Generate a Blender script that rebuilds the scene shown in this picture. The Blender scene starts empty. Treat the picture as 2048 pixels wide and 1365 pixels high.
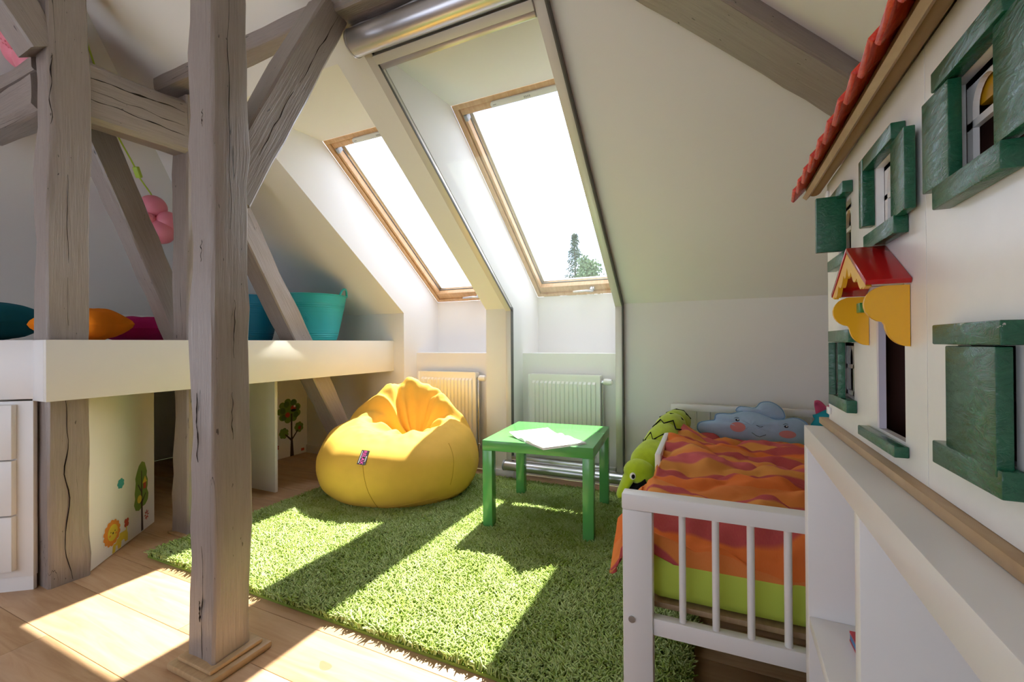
import bpy, bmesh, math, random
import numpy as np
from mathutils import Vector, Matrix, noise

random.seed(7)
SC = bpy.context.scene
COL = SC.collection

# ------------------------------------------------------------------ camera
RIGHT = Vector((0.90709468, 0.42087993, -0.00627061))
UP = Vector((0.00749765, -0.0012608, 0.9999711))
FWD = Vector((-0.42085986, 0.90711548, 0.00429927))
cam_data = bpy.data.cameras.new('camera')
cam = bpy.data.objects.new('camera', cam_data)
COL.objects.link(cam)
cam_data.sensor_width = 36.0
cam_data.lens = 15.535
cam_data.clip_start = 0.02
cam_data.clip_end = 200
cam.matrix_world = Matrix(((RIGHT.x, UP.x, -FWD.x, 0.0), (RIGHT.y, UP.y, -FWD.y, 0.0),
                           (RIGHT.z, UP.z, -FWD.z, 0.94), (0, 0, 0, 1)))
SC.camera = cam

# ------------------------------------------------------------------ sky, sun, exposure
SKY_STRENGTH = 4.6
SUN_STRENGTH = 15.0
world = bpy.data.worlds.new('sky')
SC.world = world
world.use_nodes = True
wn, wl = world.node_tree.nodes, world.node_tree.links
wn.clear()
w_out = wn.new('ShaderNodeOutputWorld')
w_bg = wn.new('ShaderNodeBackground')
w_tc = wn.new('ShaderNodeTexCoord')
w_map = wn.new('ShaderNodeMapping')
w_map.inputs['Scale'].default_value = (2.2, 2.2, 4.0)
w_no = wn.new('ShaderNodeTexNoise')
w_no.inputs['Scale'].default_value = 1.6
w_no.inputs['Detail'].default_value = 7
w_no.inputs['Roughness'].default_value = 0.55
w_cr = wn.new('ShaderNodeValToRGB')
w_cr.color_ramp.elements[0].position = 0.40
w_cr.color_ramp.elements[0].color = (0.21, 0.27, 0.42, 1)
w_cr.color_ramp.elements[1].position = 0.60
w_cr.color_ramp.elements[1].color = (0.93, 0.925, 1.0, 1)
wl.new(w_tc.outputs['Generated'], w_map.inputs['Vector'])
wl.new(w_map.outputs['Vector'], w_no.inputs['Vector'])
wl.new(w_no.outputs['Fac'], w_cr.inputs['Fac'])
wl.new(w_cr.outputs['Color'], w_bg.inputs['Color'])
w_bg.inputs['Strength'].default_value = SKY_STRENGTH
wl.new(w_bg.outputs['Background'], w_out.inputs['Surface'])

sun_data = bpy.data.lights.new('sun', 'SUN')
sun_data.energy = SUN_STRENGTH
sun_data.angle = math.radians(0.6)
sun_data.color = (1.0, 0.95, 0.85)
sun = bpy.data.objects.new('sun', sun_data)
COL.objects.link(sun)
SUN_ELEV = math.radians(57.35)
sun.rotation_euler = Vector((0, math.cos(SUN_ELEV), math.sin(SUN_ELEV))).to_track_quat('Z', 'Y').to_euler()
sun.location = (0, 6, 9)

vs = SC.view_settings
vs.view_transform = 'Standard'
vs.look = 'None'
vs.gamma = 1.0
vs.use_curve_mapping = False
vs.exposure = 0.58
SC.cycles.max_bounces = 10
SC.cycles.diffuse_bounces = 6
SC.cycles.transparent_max_bounces = 16
SC.cycles.sample_clamp_indirect = 8.0
SC.cycles.caustics_reflective = False
SC.cycles.caustics_refractive = False

# ------------------------------------------------------------------ materials
MATS = {}

class NT:
    """small node-tree helper"""
    def __init__(self, name):
        self.m = bpy.data.materials.new(name)
        self.m.use_nodes = True
        self.n = self.m.node_tree.nodes
        self.l = self.m.node_tree.links
        self.n.clear()
        self.out = self.n.new('ShaderNodeOutputMaterial')
        self.b = self.n.new('ShaderNodeBsdfPrincipled')
        self.l.new(self.b.outputs[0], self.out.inputs['Surface'])
    def node(self, t, **kw):
        nd = self.n.new(t)
        for k, v in kw.items():
            if hasattr(nd, k):
                setattr(nd, k, v)
            else:
                nd.inputs[k.replace('_', ' ')].default_value = v
        return nd
    def link(self, a, b):
        self.l.new(a, b)
    def coords(self, kind='Object', scale=(1, 1, 1), random_shift=False):
        tc = self.node('ShaderNodeTexCoord')
        src = tc.outputs[kind]
        if random_shift:
            oi = self.node('ShaderNodeObjectInfo')
            mul = self.node('ShaderNodeVectorMath', operation='SCALE')
            cmb = self.node('ShaderNodeCombineXYZ')
            for i in range(3):
                self.link(oi.outputs['Random'], cmb.inputs[i])
            self.link(cmb.outputs[0], mul.inputs[0])
            mul.inputs['Scale'].default_value = 37.0
            add = self.node('ShaderNodeVectorMath', operation='ADD')
            self.link(src, add.inputs[0])
            self.link(mul.outputs[0], add.inputs[1])
            src = add.outputs[0]
        mp = self.node('ShaderNodeMapping')
        mp.inputs['Scale'].default_value = scale
        self.link(src, mp.inputs['Vector'])
        return mp.outputs['Vector']
    def noise(self, vec, scale, detail=4, rough=0.55, dist=0.0):
        nd = self.node('ShaderNodeTexNoise')
        nd.inputs['Scale'].default_value = scale
        nd.inputs['Detail'].default_value = detail
        nd.inputs['Roughness'].default_value = rough
        nd.inputs['Distortion'].default_value = dist
        self.link(vec, nd.inputs['Vector'])
        return nd.outputs['Fac']
    def ramp(self, fac, stops):
        nd = self.node('ShaderNodeValToRGB')
        el = nd.color_ramp.elements
        while len(el) < len(stops):
            el.new(0.5)
        for e, (p, c) in zip(el, stops):
            e.position = p
            e.color = (*c, 1) if len(c) == 3 else c
        self.link(fac, nd.inputs['Fac'])
        return nd.outputs['Color']
    def mix(self, fac, a, b, mode='MIX'):
        nd = self.node('ShaderNodeMix', data_type='RGBA', blend_type=mode)
        for sock, v in ((nd.inputs[0], fac), (nd.inputs[6], a), (nd.inputs[7], b)):
            if hasattr(v, 'is_linked'):
                self.link(v, sock)
            else:
                sock.default_value = v if not isinstance(v, tuple) or len(v) == 4 else (*v, 1)
        return nd.outputs[2]
    def math(self, op, a, b=0.0):
        nd = self.node('ShaderNodeMath', operation=op)
        for sock, v in ((nd.inputs[0], a), (nd.inputs[1], b)):
            if hasattr(v, 'is_linked'):
                self.link(v, sock)
            else:
                sock.default_value = v
        return nd.outputs[0]
    def bump(self, h, strength=0.3, dist=0.002):
        nd = self.node('ShaderNodeBump')
        nd.inputs['Strength'].default_value = strength
        nd.inputs['Distance'].default_value = dist
        self.link(h, nd.inputs['Height'])
        self.link(nd.outputs[0], self.b.inputs['Normal'])
    def color(self, c):
        if hasattr(c, 'is_linked'):
            self.link(c, self.b.inputs['Base Color'])
        else:
            self.b.inputs['Base Color'].default_value = (*c, 1)

def plain(name, col, rough=0.5, metal=0.0, var=0.06, scale=6.0, bump=0.0, bscale=120.0, bdist=0.001, spec=0.5, kind='Object', sheen=0.0):
    if name in MATS:
        return MATS[name]
    t = NT(name)
    v = t.coords(kind)
    f = t.noise(v, scale, 3)
    lo = tuple(c * (1 - var) for c in col)
    hi = tuple(min(1, c * (1 + var)) for c in col)
    t.color(t.ramp(f, [(0.3, lo), (0.7, hi)]))
    t.b.inputs['Roughness'].default_value = rough
    t.b.inputs['Metallic'].default_value = metal
    t.b.inputs['Specular IOR Level'].default_value = spec
    if sheen:
        t.b.inputs['Sheen Weight'].default_value = sheen
        t.b.inputs['Sheen Roughness'].default_value = 0.5
    if bump > 0:
        t.bump(t.noise(v, bscale, 3), bump, bdist)
    MATS[name] = t.m
    return t.m

M_WALL = plain('wall_plaster', (0.80, 0.785, 0.765), 0.85, var=0.015, scale=2, bump=0.15, bscale=300, spec=0.2)
M_WHITE = plain('white_lacquer', (0.80, 0.79, 0.78), 0.35, var=0.012)
M_BEDWHITE = plain('bed_white_paint', (0.78, 0.765, 0.755), 0.4, var=0.015)
M_PANEL = plain('white_melamine', (0.78, 0.76, 0.71), 0.6, var=0.012, spec=0.3)
M_RAD = plain('radiator_enamel', (0.86, 0.85, 0.82), 0.3, var=0.01)
M_ALU = plain('brushed_aluminium', (0.62, 0.61, 0.63), 0.32, metal=0.9, var=0.04)
M_GUIDE = plain('guide_rail_paint', (0.66, 0.63, 0.58), 0.4, metal=0.15, var=0.02)
M_CHROME = plain('satin_chrome', (0.62, 0.64, 0.67), 0.25, metal=1.0, var=0.03)
M_BLACKP = plain('black_plastic', (0.03, 0.03, 0.032), 0.5)
M_GASKET = plain('grey_gasket', (0.11, 0.105, 0.095), 0.6)
M_BLACK = plain('black_fabric', (0.012, 0.011, 0.014), 0.9, spec=0.1)
M_GREEN_TABLE = plain('green_lacquer', (0.11, 0.37, 0.105), 0.2, var=0.02)
M_PAPER = plain('white_paper', (0.86, 0.85, 0.84), 0.7, var=0.01)
M_TEAL_TUB = plain('turquoise_plastic', (0.03, 0.47, 0.50), 0.4, var=0.03)
M_BLUE_TUB = plain('blue_plastic', (0.02, 0.29, 0.48), 0.4, var=0.03)
M_PINK = plain('pink_plastic', (0.80, 0.24, 0.31), 0.45, var=0.03)
M_CORD = plain('lime_cord', (0.42, 0.60, 0.05), 0.5)
M_LIME = plain('lime_sheet_cotton', (0.48, 0.60, 0.09), 0.85, var=0.05, bump=0.3, bscale=700, spec=0.1)
M_CROC = plain('lime_plush', (0.40, 0.52, 0.02), 0.95, var=0.10, scale=30, bump=0.5, bscale=500, spec=0.1, sheen=0.3)
M_CLOUD = plain('pale_blue_cotton', (0.36, 0.50, 0.66), 0.9, var=0.06, scale=18, bump=0.3, bscale=600, spec=0.1)
M_CLOUDPIPE = plain('blue_piping', (0.20, 0.34, 0.52), 0.9, spec=0.1)
M_CHEEK = plain('coral_print', (0.62, 0.25, 0.24), 0.9, spec=0.1)
M_EYEW = plain('eye_white', (0.80, 0.80, 0.80), 0.6)
M_PIL_TEAL = plain('petrol_cotton', (0.012, 0.13, 0.18), 0.9, var=0.08, bump=0.3, bscale=600, spec=0.1)
M_PIL_OR = plain('orange_cotton', (0.90, 0.25, 0.015), 0.9, var=0.06, bump=0.3, bscale=600, spec=0.1)
M_PIL_MAG = plain('magenta_cotton', (0.36, 0.012, 0.11), 0.9, var=0.08, bump=0.3, bscale=600, spec=0.1)
M_TOWEL = plain('teal_towel', (0.02, 0.28, 0.36), 0.95, bump=0.5, bscale=300, spec=0.1)
M_PINKCLOTH = plain('rose_cloth', (0.62, 0.10, 0.20), 0.95, spec=0.1)
M_BEAN = plain('yellow_canvas', (0.78, 0.46, 0.075), 0.75, var=0.03, scale=14, bump=0.15, bscale=500, spec=0.25)
M_SEAM = plain('seam_thread', (0.46, 0.25, 0.03), 0.8, spec=0.1)
M_TAG = plain('tag_black', (0.05, 0.045, 0.055), 0.6)
M_TAGPINK = plain('tag_pink', (0.85, 0.10, 0.42), 0.6)
M_HOUSE = plain('dollhouse_white', (0.82, 0.81, 0.79), 0.25, var=0.02, scale=25, bump=0.08, bscale=60)
M_YELLOWP = plain('yellow_gloss', (0.80, 0.42, 0.015), 0.25, var=0.03)
M_REDP = plain('red_gloss', (0.42, 0.008, 0.010), 0.15, var=0.06)
M_FASCIA = plain('kraft_brown', (0.30, 0.19, 0.09), 0.8, var=0.06)
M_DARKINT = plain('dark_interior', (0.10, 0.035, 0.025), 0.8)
M_BOLT = plain('steel_bolt', (0.5, 0.5, 0.5), 0.3, metal=1.0)
M_ROADBASE = plain('rug_backing', (0.20, 0.27, 0.05), 0.95, spec=0.05)
M_CONIFER = plain('conifer_needles', (0.045, 0.085, 0.05), 0.9, var=0.25, scale=3)
M_LEAF = plain('tree_leaves', (0.10, 0.16, 0.07), 0.85, var=0.25, scale=3)
M_BARK = plain('tree_bark', (0.08, 0.06, 0.045), 0.95, var=0.2)
M_GRASS = plain('ground_grass', (0.07, 0.12, 0.04), 0.95, var=0.3, scale=0.4)
M_STICK = {k: plain('decal_' + k, c, 0.5, var=0.05, scale=40) for k, c in dict(
    orange=(0.72, 0.25, 0.03), yellow=(0.72, 0.55, 0.05), green=(0.16, 0.27, 0.04), green2=(0.07, 0.15, 0.03), brown=(0.045, 0.025, 0.015),
    teal=(0.06, 0.38, 0.36), red=(0.48, 0.06, 0.03), white=(0.75, 0.72, 0.68), navy=(0.012, 0.014, 0.03)).items()}

def mat_timber():
    t = NT('painted_old_timber')
    uv = t.coords('UV')
    g = t.coords('UV', (26, 1.1, 1), True)
    grain = t.noise(g, 6.0, 6, 0.65, 0.4)
    big = t.noise(t.coords('UV', (5, 2.2, 1), True), 1.6, 3)
    crk = t.noise(t.coords('UV', (5.0, 0.22, 1), True), 2.2, 4, 0.42, 0.0)
    mask = t.noise(t.coords('UV', (2.5, 1.6, 1), True), 1.3, 2)
    d = t.math('ABSOLUTE', t.math('SUBTRACT', crk, 0.5))
    line = t.math('LESS_THAN', d, t.math('MULTIPLY', t.math('SUBTRACT', mask, 0.50), 0.012))
    pits = t.math('GREATER_THAN', t.noise(t.coords('UV', (55, 16, 1), True), 1.4, 2), 0.745)
    col = t.ramp(grain, [(0.25, (0.215, 0.172, 0.146)), (0.75, (0.325, 0.268, 0.236))])
    col = t.mix(t.math('MULTIPLY', big, 0.45), col, (0.36, 0.315, 0.29))
    col = t.mix(line, col, (0.035, 0.026, 0.022))
    col = t.mix(pits, col, (0.07, 0.05, 0.042))
    t.color(col)
    t.b.inputs['Roughness'].default_value = 0.33
    t.b.inputs['Specular IOR Level'].default_value = 0.8
    hew = t.node('ShaderNodeTexWave', wave_type='BANDS', bands_direction='DIAGONAL')
    hew.inputs['Scale'].default_value = 2.6
    hew.inputs['Distortion'].default_value = 6.0
    hew.inputs['Detail'].default_value = 2.0
    t.link(t.coords('UV', (1.4, 1.0, 1), True), hew.inputs['Vector'])
    h = t.math('ADD', t.math('MULTIPLY', grain, 0.6), t.math('MULTIPLY', hew.outputs['Fac'], 0.22))
    h = t.math('SUBTRACT', h, t.math('MULTIPLY', line, 1.6))
    h = t.math('SUBTRACT', h, t.math('MULTIPLY', pits, 0.7))
    t.bump(h, 0.75, 0.006)
    return t.m
M_TIMBER = mat_timber()

def mat_oak():
    t = NT('oak_floorboard')
    v = t.coords('Object', (0.9, 9, 9), True)
    w = t.noise(v, 2.6, 6, 0.6, 1.2)
    fine = t.noise(t.coords('Object', (3, 90, 90), True), 3.0, 3)
    knot = t.noise(t.coords('Object', (5, 8, 5), True), 1.3, 1)
    col = t.ramp(w, [(0.28, (0.40, 0.225, 0.105)), (0.5, (0.52, 0.32, 0.17)), (0.72, (0.59, 0.39, 0.225))])
    oi = t.node('ShaderNodeObjectInfo')
    col = t.mix(t.math('MULTIPLY', oi.outputs['Random'], 0.35), col, (0.40, 0.25, 0.14))
    col = t.mix(t.math('MULTIPLY', fine, 0.22), col, (0.34, 0.20, 0.11))
    col = t.mix(t.math('MULTIPLY', t.math('GREATER_THAN', knot, 0.80), 0.55), col, (0.13, 0.07, 0.04))
    t.color(col)
    t.b.inputs['Roughness'].default_value = 0.48
    t.bump(fine, 0.12, 0.001)
    return t.m
M_OAK = mat_oak()

def mat_pine(name, a, b):
    t = NT(name)
    w = t.noise(t.coords('Object', (9, 2.0, 2.0)), 6, 5, 0.6, 0.8)
    t.color(t.ramp(w, [(0.3, a), (0.7, b)]))
    t.b.inputs['Roughness'].default_value = 0.4
    return t.m
M_PINE = mat_pine('lacquered_pine', (0.55, 0.32, 0.15), (0.68, 0.44, 0.24))
M_BOARD = mat_pine('plywood_board', (0.38, 0.24, 0.12), (0.50, 0.34, 0.18))
M_SLAT = mat_pine('slat_wood', (0.30, 0.19, 0.10), (0.40, 0.27, 0.15))

def mat_brush(name, a, b, rough=0.2, chips=None):
    t = NT(name)
    v = t.coords('Object', (40, 18, 60), True)
    n1 = t.noise(v, 2.2, 5, 0.65, 1.5)
    col = t.ramp(n1, [(0.3, a), (0.7, b)])
    if chips:
        c = t.noise(t.coords('Object', (90, 60, 90), True), 1.5, 4)
        col = t.mix(t.math('GREATER_THAN', c, 0.70), col, chips)
    t.color(col)
    t.b.inputs['Roughness'].default_value = rough
    t.bump(n1, 0.55, 0.002)
    return t.m
M_GREENP = mat_brush('green_gloss_paint', (0.008, 0.072, 0.035), (0.018, 0.12, 0.06), 0.2)
M_GREENCHIP = mat_brush('green_worn_paint', (0.008, 0.072, 0.035), (0.018, 0.12, 0.06), 0.22, (0.35, 0.38, 0.33))
M_TILE = mat_brush('red_tile_paint', (0.45, 0.012, 0.008), (0.75, 0.06, 0.02), 0.25)

def mat_glass():
    t = NT('window_glass')
    t.n.remove(t.b)
    tr = t.node('ShaderNodeBsdfTransparent')
    tr.inputs['Color'].default_value = (0.97, 0.985, 0.98, 1)
    gl = t.node('ShaderNodeBsdfGlossy')
    gl.inputs['Roughness'].default_value = 0.02
    mx = t.node('ShaderNodeMixShader')
    mx.inputs[0].default_value = 0.04
    t.link(tr.outputs[0], mx.inputs[1])
    t.link(gl.outputs[0], mx.inputs[2])
    t.link(mx.outputs[0], t.out.inputs['Surface'])
    return t.m
M_GLASS = mat_glass()

def mat_screen():
    t = NT('insect_screen_mesh')
    t.n.remove(t.b)
    tr = t.node('ShaderNodeBsdfTransparent')
    df = t.node('ShaderNodeBsdfDiffuse')
    tl = t.node('ShaderNodeBsdfTranslucent')
    df.inputs['Color'].default_value = (0.45, 0.52, 0.47, 1)
    tl.inputs['Color'].default_value = (0.45, 0.52, 0.47, 1)
    m1 = t.node('ShaderNodeMixShader')
    m1.inputs[0].default_value = 0.3
    t.link(df.outputs[0], m1.inputs[1])
    t.link(tl.outputs[0], m1.inputs[2])
    mx = t.node('ShaderNodeMixShader')
    mx.inputs[0].default_value = 0.10
    t.link(tr.outputs[0], mx.inputs[1])
    t.link(m1.outputs[0], mx.inputs[2])
    t.link(mx.outputs[0], t.out.inputs['Surface'])
    return t.m
M_SCREEN = mat_screen()

def mat_attr(name, attr, a, b, rough=0.9):
    t = NT(name)
    at = t.node('ShaderNodeAttribute', attribute_name=attr)
    t.color(t.ramp(at.outputs['Fac'], [(0.0, a), (1.0, b)]))
    t.b.inputs['Roughness'].default_value = rough
    t.b.inputs['Specular IOR Level'].default_value = 0.1
    return t.m
M_YARN = mat_attr('green_yarn', 'tint', (0.27, 0.38, 0.055), (0.55, 0.65, 0.29))

def mat_duvet():
    t = NT('striped_cotton')
    uv = t.coords('UV', (1, 1, 1))
    sep = t.node('ShaderNodeSeparateXYZ')
    t.link(uv, sep.inputs[0])
    fr = t.math('FRACT', t.math('MULTIPLY', sep.outputs['Y'], 2.15))
    nd = t.node('ShaderNodeValToRGB')
    nd.color_ramp.interpolation = 'LINEAR'
    stops = [(0.0, (0.72, 0.16, 0.03)), (0.13, (0.72, 0.16, 0.03)), (0.15, (0.42, 0.045, 0.07)), (0.27, (0.42, 0.045, 0.07)), (0.29, (0.66, 0.27, 0.06)),
             (0.40, (0.66, 0.27, 0.06)), (0.42, (0.55, 0.09, 0.12)), (0.56, (0.55, 0.09, 0.12)), (0.58, (0.72, 0.19, 0.05)), (0.70, (0.68, 0.30, 0.07)),
             (0.72, (0.44, 0.05, 0.08)), (0.84, (0.44, 0.05, 0.08)), (0.86, (0.68, 0.22, 0.05)), (0.98, (0.70, 0.20, 0.05))]
    el = nd.color_ramp.elements
    while len(el) < len(stops):
        el.new(0.5)
    for e, (p, c) in zip(el, stops):
        e.position = p
        e.color = (*c, 1)
    t.link(fr, nd.inputs['Fac'])
    weave = t.noise(t.coords('UV', (300, 40, 1)), 3, 2)
    t.color(t.mix(t.math('MULTIPLY', weave, 0.22), nd.outputs['Color'], (0.78, 0.38, 0.16)))
    t.b.inputs['Roughness'].default_value = 0.9
    t.b.inputs['Specular IOR Level'].default_value = 0.1
    t.bump(weave, 0.2, 0.001)
    return t.m
M_DUVET = mat_duvet()

# ------------------------------------------------------------------ mesh helpers
class MB:
    def __init__(self):
        self.v, self.f, self.uv = [], [], None
    def add(self, verts, faces):
        o = len(self.v)
        self.v += [tuple(p) for p in verts]
        self.f += [tuple(i + o for i in fc) for fc in faces]
        return self
    def box(self, x0, x1, y0, y1, z0, z1):
        vs_ = [(x, y, z) for x in (x0, x1) for y in (y0, y1) for z in (z0, z1)]
        return self.add(vs_, [(0, 1, 3, 2), (4, 6, 7, 5), (0, 4, 5, 1), (2, 3, 7, 6), (0, 2, 6, 4), (1, 5, 7, 3)])
    def obox(self, o, a, b, c, ra, rb, rc):
        o, a, b, c = Vector(o), Vector(a), Vector(b), Vector(c)
        vs_ = [o + a * x + b * y + c * z for x in ra for y in rb for z in rc]
        fs = [(0, 1, 3, 2), (4, 6, 7, 5), (0, 4, 5, 1), (2, 3, 7, 6), (0, 2, 6, 4), (1, 5, 7, 3)]
        if a.cross(b).dot(c) < 0:
            fs = [tuple(reversed(f)) for f in fs]
        return self.add(vs_, fs)
    def tube(self, pts, r, n=8, cap=True):
        pts = [Vector(p) for p in pts]
        rs = r if isinstance(r, (list, tuple)) else [r] * len(pts)
        o = len(self.v)
        prev = None
        for i, p in enumerate(pts):
            d = (pts[min(i + 1, len(pts) - 1)] - pts[max(i - 1, 0)]).normalized()
            if prev is None:
                ref = Vector((0, 0, 1)) if abs(d.z) < 0.9 else Vector((1, 0, 0))
                a = d.cross(ref).normalized()
            else:
                a = (prev - d * prev.dot(d)).normalized()
            prev = a
            b = d.cross(a)
            for k in range(n):
                t = 2 * math.pi * k / n
                self.v.append(tuple(p + (a * math.cos(t) + b * math.sin(t)) * rs[i]))
        for i in range(len(pts) - 1):
            for k in range(n):
                k2 = (k + 1) % n
                self.f.append((o + i * n + k, o + i * n + k2, o + (i + 1) * n + k2, o + (i + 1) * n + k))
        if cap:
            self.f.append(tuple(o + k for k in reversed(range(n))))
            e = o + (len(pts) - 1) * n
            self.f.append(tuple(e + k for k in range(n)))
        return self
    def lathe(self, prof, c=(0, 0, 0), n=48, close=False):
        o = len(self.v)
        for r, z in prof:
            for k in range(n):
                t = 2 * math.pi * k / n
                self.v.append((c[0] + r * math.cos(t), c[1] + r * math.sin(t), c[2] + z))
        m = len(prof)
        for i in range(m - 1 + (1 if close else 0)):
            j = (i + 1) % m
            for k in range(n):
                k2 = (k + 1) % n
                self.f.append((o + i * n + k, o + i * n + k2, o + j * n + k2, o + j * n + k))
        return self
    def ellip(self, c, r, n=20, m=12, axes=None):
        c = Vector(c)
        ax = axes or (Vector((1, 0, 0)), Vector((0, 1, 0)), Vector((0, 0, 1)))
        o = len(self.v)
        self.v.append(tuple(c - ax[2] * r[2]))
        for i in range(1, m):
            p = -math.pi / 2 + math.pi * i / m
            for k in range(n):
                t = 2 * math.pi * k / n
                self.v.append(tuple(c + ax[0] * (r[0] * math.cos(p) * math.cos(t)) + ax[1] * (r[1] * math.cos(p) * math.sin(t)) + ax[2] * (r[2] * math.sin(p))))
        self.v.append(tuple(c + ax[2] * r[2]))
        for k in range(n):
            self.f.append((o, o + 1 + (k + 1) % n, o + 1 + k))
        for i in range(m - 2):
            for k in range(n):
                a, b = o + 1 + i * n + k, o + 1 + i * n + (k + 1) % n
                self.f.append((a, b, b + n, a + n))
        e = len(self.v) - 1
        for k in range(n):
            self.f.append((e, o + 1 + (m - 2) * n + k, o + 1 + (m - 2) * n + (k + 1) % n))
        return self
    def prism(self, poly, o, a, b, c, t0, t1):
        """polygon (list of 2d) in plane (o,a,b) extruded along c from t0 to t1"""
        o, a, b, c = Vector(o), Vector(a), Vector(b), Vector(c)
        n = len(poly)
        vs_ = [o + a * x + b * y + c * t0 for x, y in poly] + [o + a * x + b * y + c * t1 for x, y in poly]
        fs = [tuple(range(n)), tuple(reversed(range(n, 2 * n)))] + [(i, i + n, (i + 1) % n + n, (i + 1) % n) for i in range(n)]
        return self.add(vs_, fs)
    def grid(self, fn, nu, nv, cu=False):
        o = len(self.v)
        for i in range(nu + (0 if cu else 1)):
            for j in range(nv + 1):
                self.v.append(tuple(fn(i / nu, j / nv)))
        w = nv + 1
        for i in range(nu):
            i2 = (i + 1) % nu if cu else i + 1
            for j in range(nv):
                self.f.append((o + i * w + j, o + i2 * w + j, o + i2 * w + j + 1, o + i * w + j + 1))
        return self

XF = {}  # name of thing -> inverse transform so world-space parts land right

def tag(o, label, cat, group=None):
    o['label'] = label
    o['category'] = cat
    if group:
        o['group'] = group
    return o

def thing(name, label, cat, loc=(0, 0, 0), rot=0.0, group=None):
    o = bpy.data.objects.new(name, None)
    o.empty_display_size = 0.05
    COL.objects.link(o)
    o.location = loc
    o.rotation_euler = (0, 0, rot)
    tag(o, label, cat, group)
    XF[o.name] = (Matrix.Translation(Vector(loc)) @ Matrix.Rotation(rot, 4, 'Z')).inverted()
    return o

def make_mesh(name, mb, mat, bevel=0.0, smooth=35, fix=False):
    me = bpy.data.meshes.new(name)
    me.from_pydata(mb.v, [], mb.f)
    if mb.uv:
        ul = me.uv_layers.new(name='UVMap')
        for lp in me.loops:
            ul.data[lp.index].uv = mb.uv[lp.vertex_index]
    if bevel > 0 or fix:
        bm = bmesh.new()
        bm.from_mesh(me)
        if fix:
            bmesh.ops.recalc_face_normals(bm, faces=bm.faces)
        if bevel > 0:
            bmesh.ops.bevel(bm, geom=list(bm.edges), offset=bevel, segments=2, profile=0.5, affect='EDGES', clamp_overlap=True)
        bm.to_mesh(me)
        bm.free()
    me.materials.append(mat)
    if smooth:
        me.polygons.foreach_set('use_smooth', [True] * len(me.polygons))
        me.set_sharp_from_angle(angle=math.radians(smooth))
    me.update()
    return me

def obj(name, mb, mat, parent=None, bevel=0.0, smooth=35, world=True, origin=None, label=None, fix=False):
    """mb vertices in world space (world=True) or in the parent's own space"""
    if parent is not None and world:
        p = parent
        root = p
        while root.parent is not None:
            root = root.parent
        if root.name in XF:
            inv = XF[root.name]
            mb.v = [tuple(inv @ Vector(q)) for q in mb.v]
    if origin is not None:
        mb.v = [(q[0] - origin[0], q[1] - origin[1], q[2] - origin[2]) for q in mb.v]
    me = make_mesh(name, mb, mat, bevel, smooth, fix)
    o = bpy.data.objects.new(name, me)
    COL.objects.link(o)
    if parent is not None:
        o.parent = parent
    if origin is not None:
        o.location = origin
    if label:
        o['label'] = label
    return o

def struct(name, mb, mat, **kw):
    o = obj(name, mb, mat, **kw)
    o['kind'] = 'structure'
    return o

def V(*a):
    return Vector(a)

# numpy value-noise for cloth and pile
_rng = np.random.default_rng(3)
_lat = _rng.random((256, 256))
def vnoise(x, y):
    xi, yi = np.floor(x).astype(int), np.floor(y).astype(int)
    fx, fy = x - xi, y - yi
    fx, fy = fx * fx * (3 - 2 * fx), fy * fy * (3 - 2 * fy)
    g = lambda a, b: _lat[a % 256, b % 256]
    return (g(xi, yi) * (1 - fx) + g(xi + 1, yi) * fx) * (1 - fy) + (g(xi, yi + 1) * (1 - fx) + g(xi + 1, yi + 1) * fx) * fy
def fbm(x, y, o=3):
    s, a = 0, 0.5
    for k in range(o):
        s = s + a * (vnoise(x * 2 ** k + 17 * k, y * 2 ** k + 9 * k) - 0.5)
        a *= 0.5
    return s

# ------------------------------------------------------------------ room shell
D = 2.74            # window wall (knee wall) at y = D
KZ = 1.175          # height of the knee wall
TA = 0.727          # pitch of the window slope
XL, XR = -4.14, 1.68
YB = -1.8
ZC = 2.75
def za(y):
    return KZ + TA * (D - y)
R1 = (-2.19, -1.471)
R2 = (-1.26, -0.53)
YO = 1.406          # upper edge of both window openings on the slope
HIP_L, HIP_R = (-2.175, 0.573), (-1.37, 0.573)

def hipR(x):
    return 0.573 + (x - HIP_R[0]) * (D - 0.573) / (XR - HIP_R[0])
A = MB()
def pa(poly):
    A.add([(x, y, za(y)) for x, y in poly], [tuple(range(len(poly)))])
pa([(XL, D), (R1[0], D), (R1[0], 0.5895)])
pa([(R1[0], YO), (R1[1], YO), (R1[1], 0.573), (HIP_L[0], 0.573), (R1[0], 0.5895)])
pa([(R1[1], D), (R2[0], D), (R2[0], hipR(R2[0])), (HIP_R[0], 0.573), (R1[1], 0.573)])
pa([(R2[0], YO), (R2[1], YO), (R2[1], hipR(R2[1])), (R2[0], hipR(R2[0]))])
pa([(R2[1], D), (XR, D), (R2[1], hipR(R2[1]))])
struct('ceiling_window_slope', A, M_WALL, smooth=0)
zl = za(D)
struct('ceiling_left_slope', MB().add([(XL, D + .03, KZ), (HIP_L[0], HIP_L[1] + .03, ZC), (HIP_L[0], YB, ZC), (XL, YB, KZ)], [(0, 1, 2, 3)]), M_WALL, smooth=0)
struct('ceiling_right_slope', MB().add([(XR, D + .03, KZ), (XR, YB, KZ), (HIP_R[0], YB, ZC), (HIP_R[0], HIP_R[1] + .03, ZC)], [(0, 1, 2, 3)]), M_WALL, smooth=0)
struct('ceiling', MB().add([(HIP_L[0] - .03, 0.603, ZC), (HIP_R[0] + .03, 0.603, ZC), (HIP_R[0] + .03, YB, ZC), (HIP_L[0] - .03, YB, ZC)], [(0, 1, 2, 3)]), M_WALL, smooth=0)
struct('wall_left', MB().box(XL - 0.05, XL, YB, D, 0, KZ + 0.001), M_WALL, smooth=0)
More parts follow.
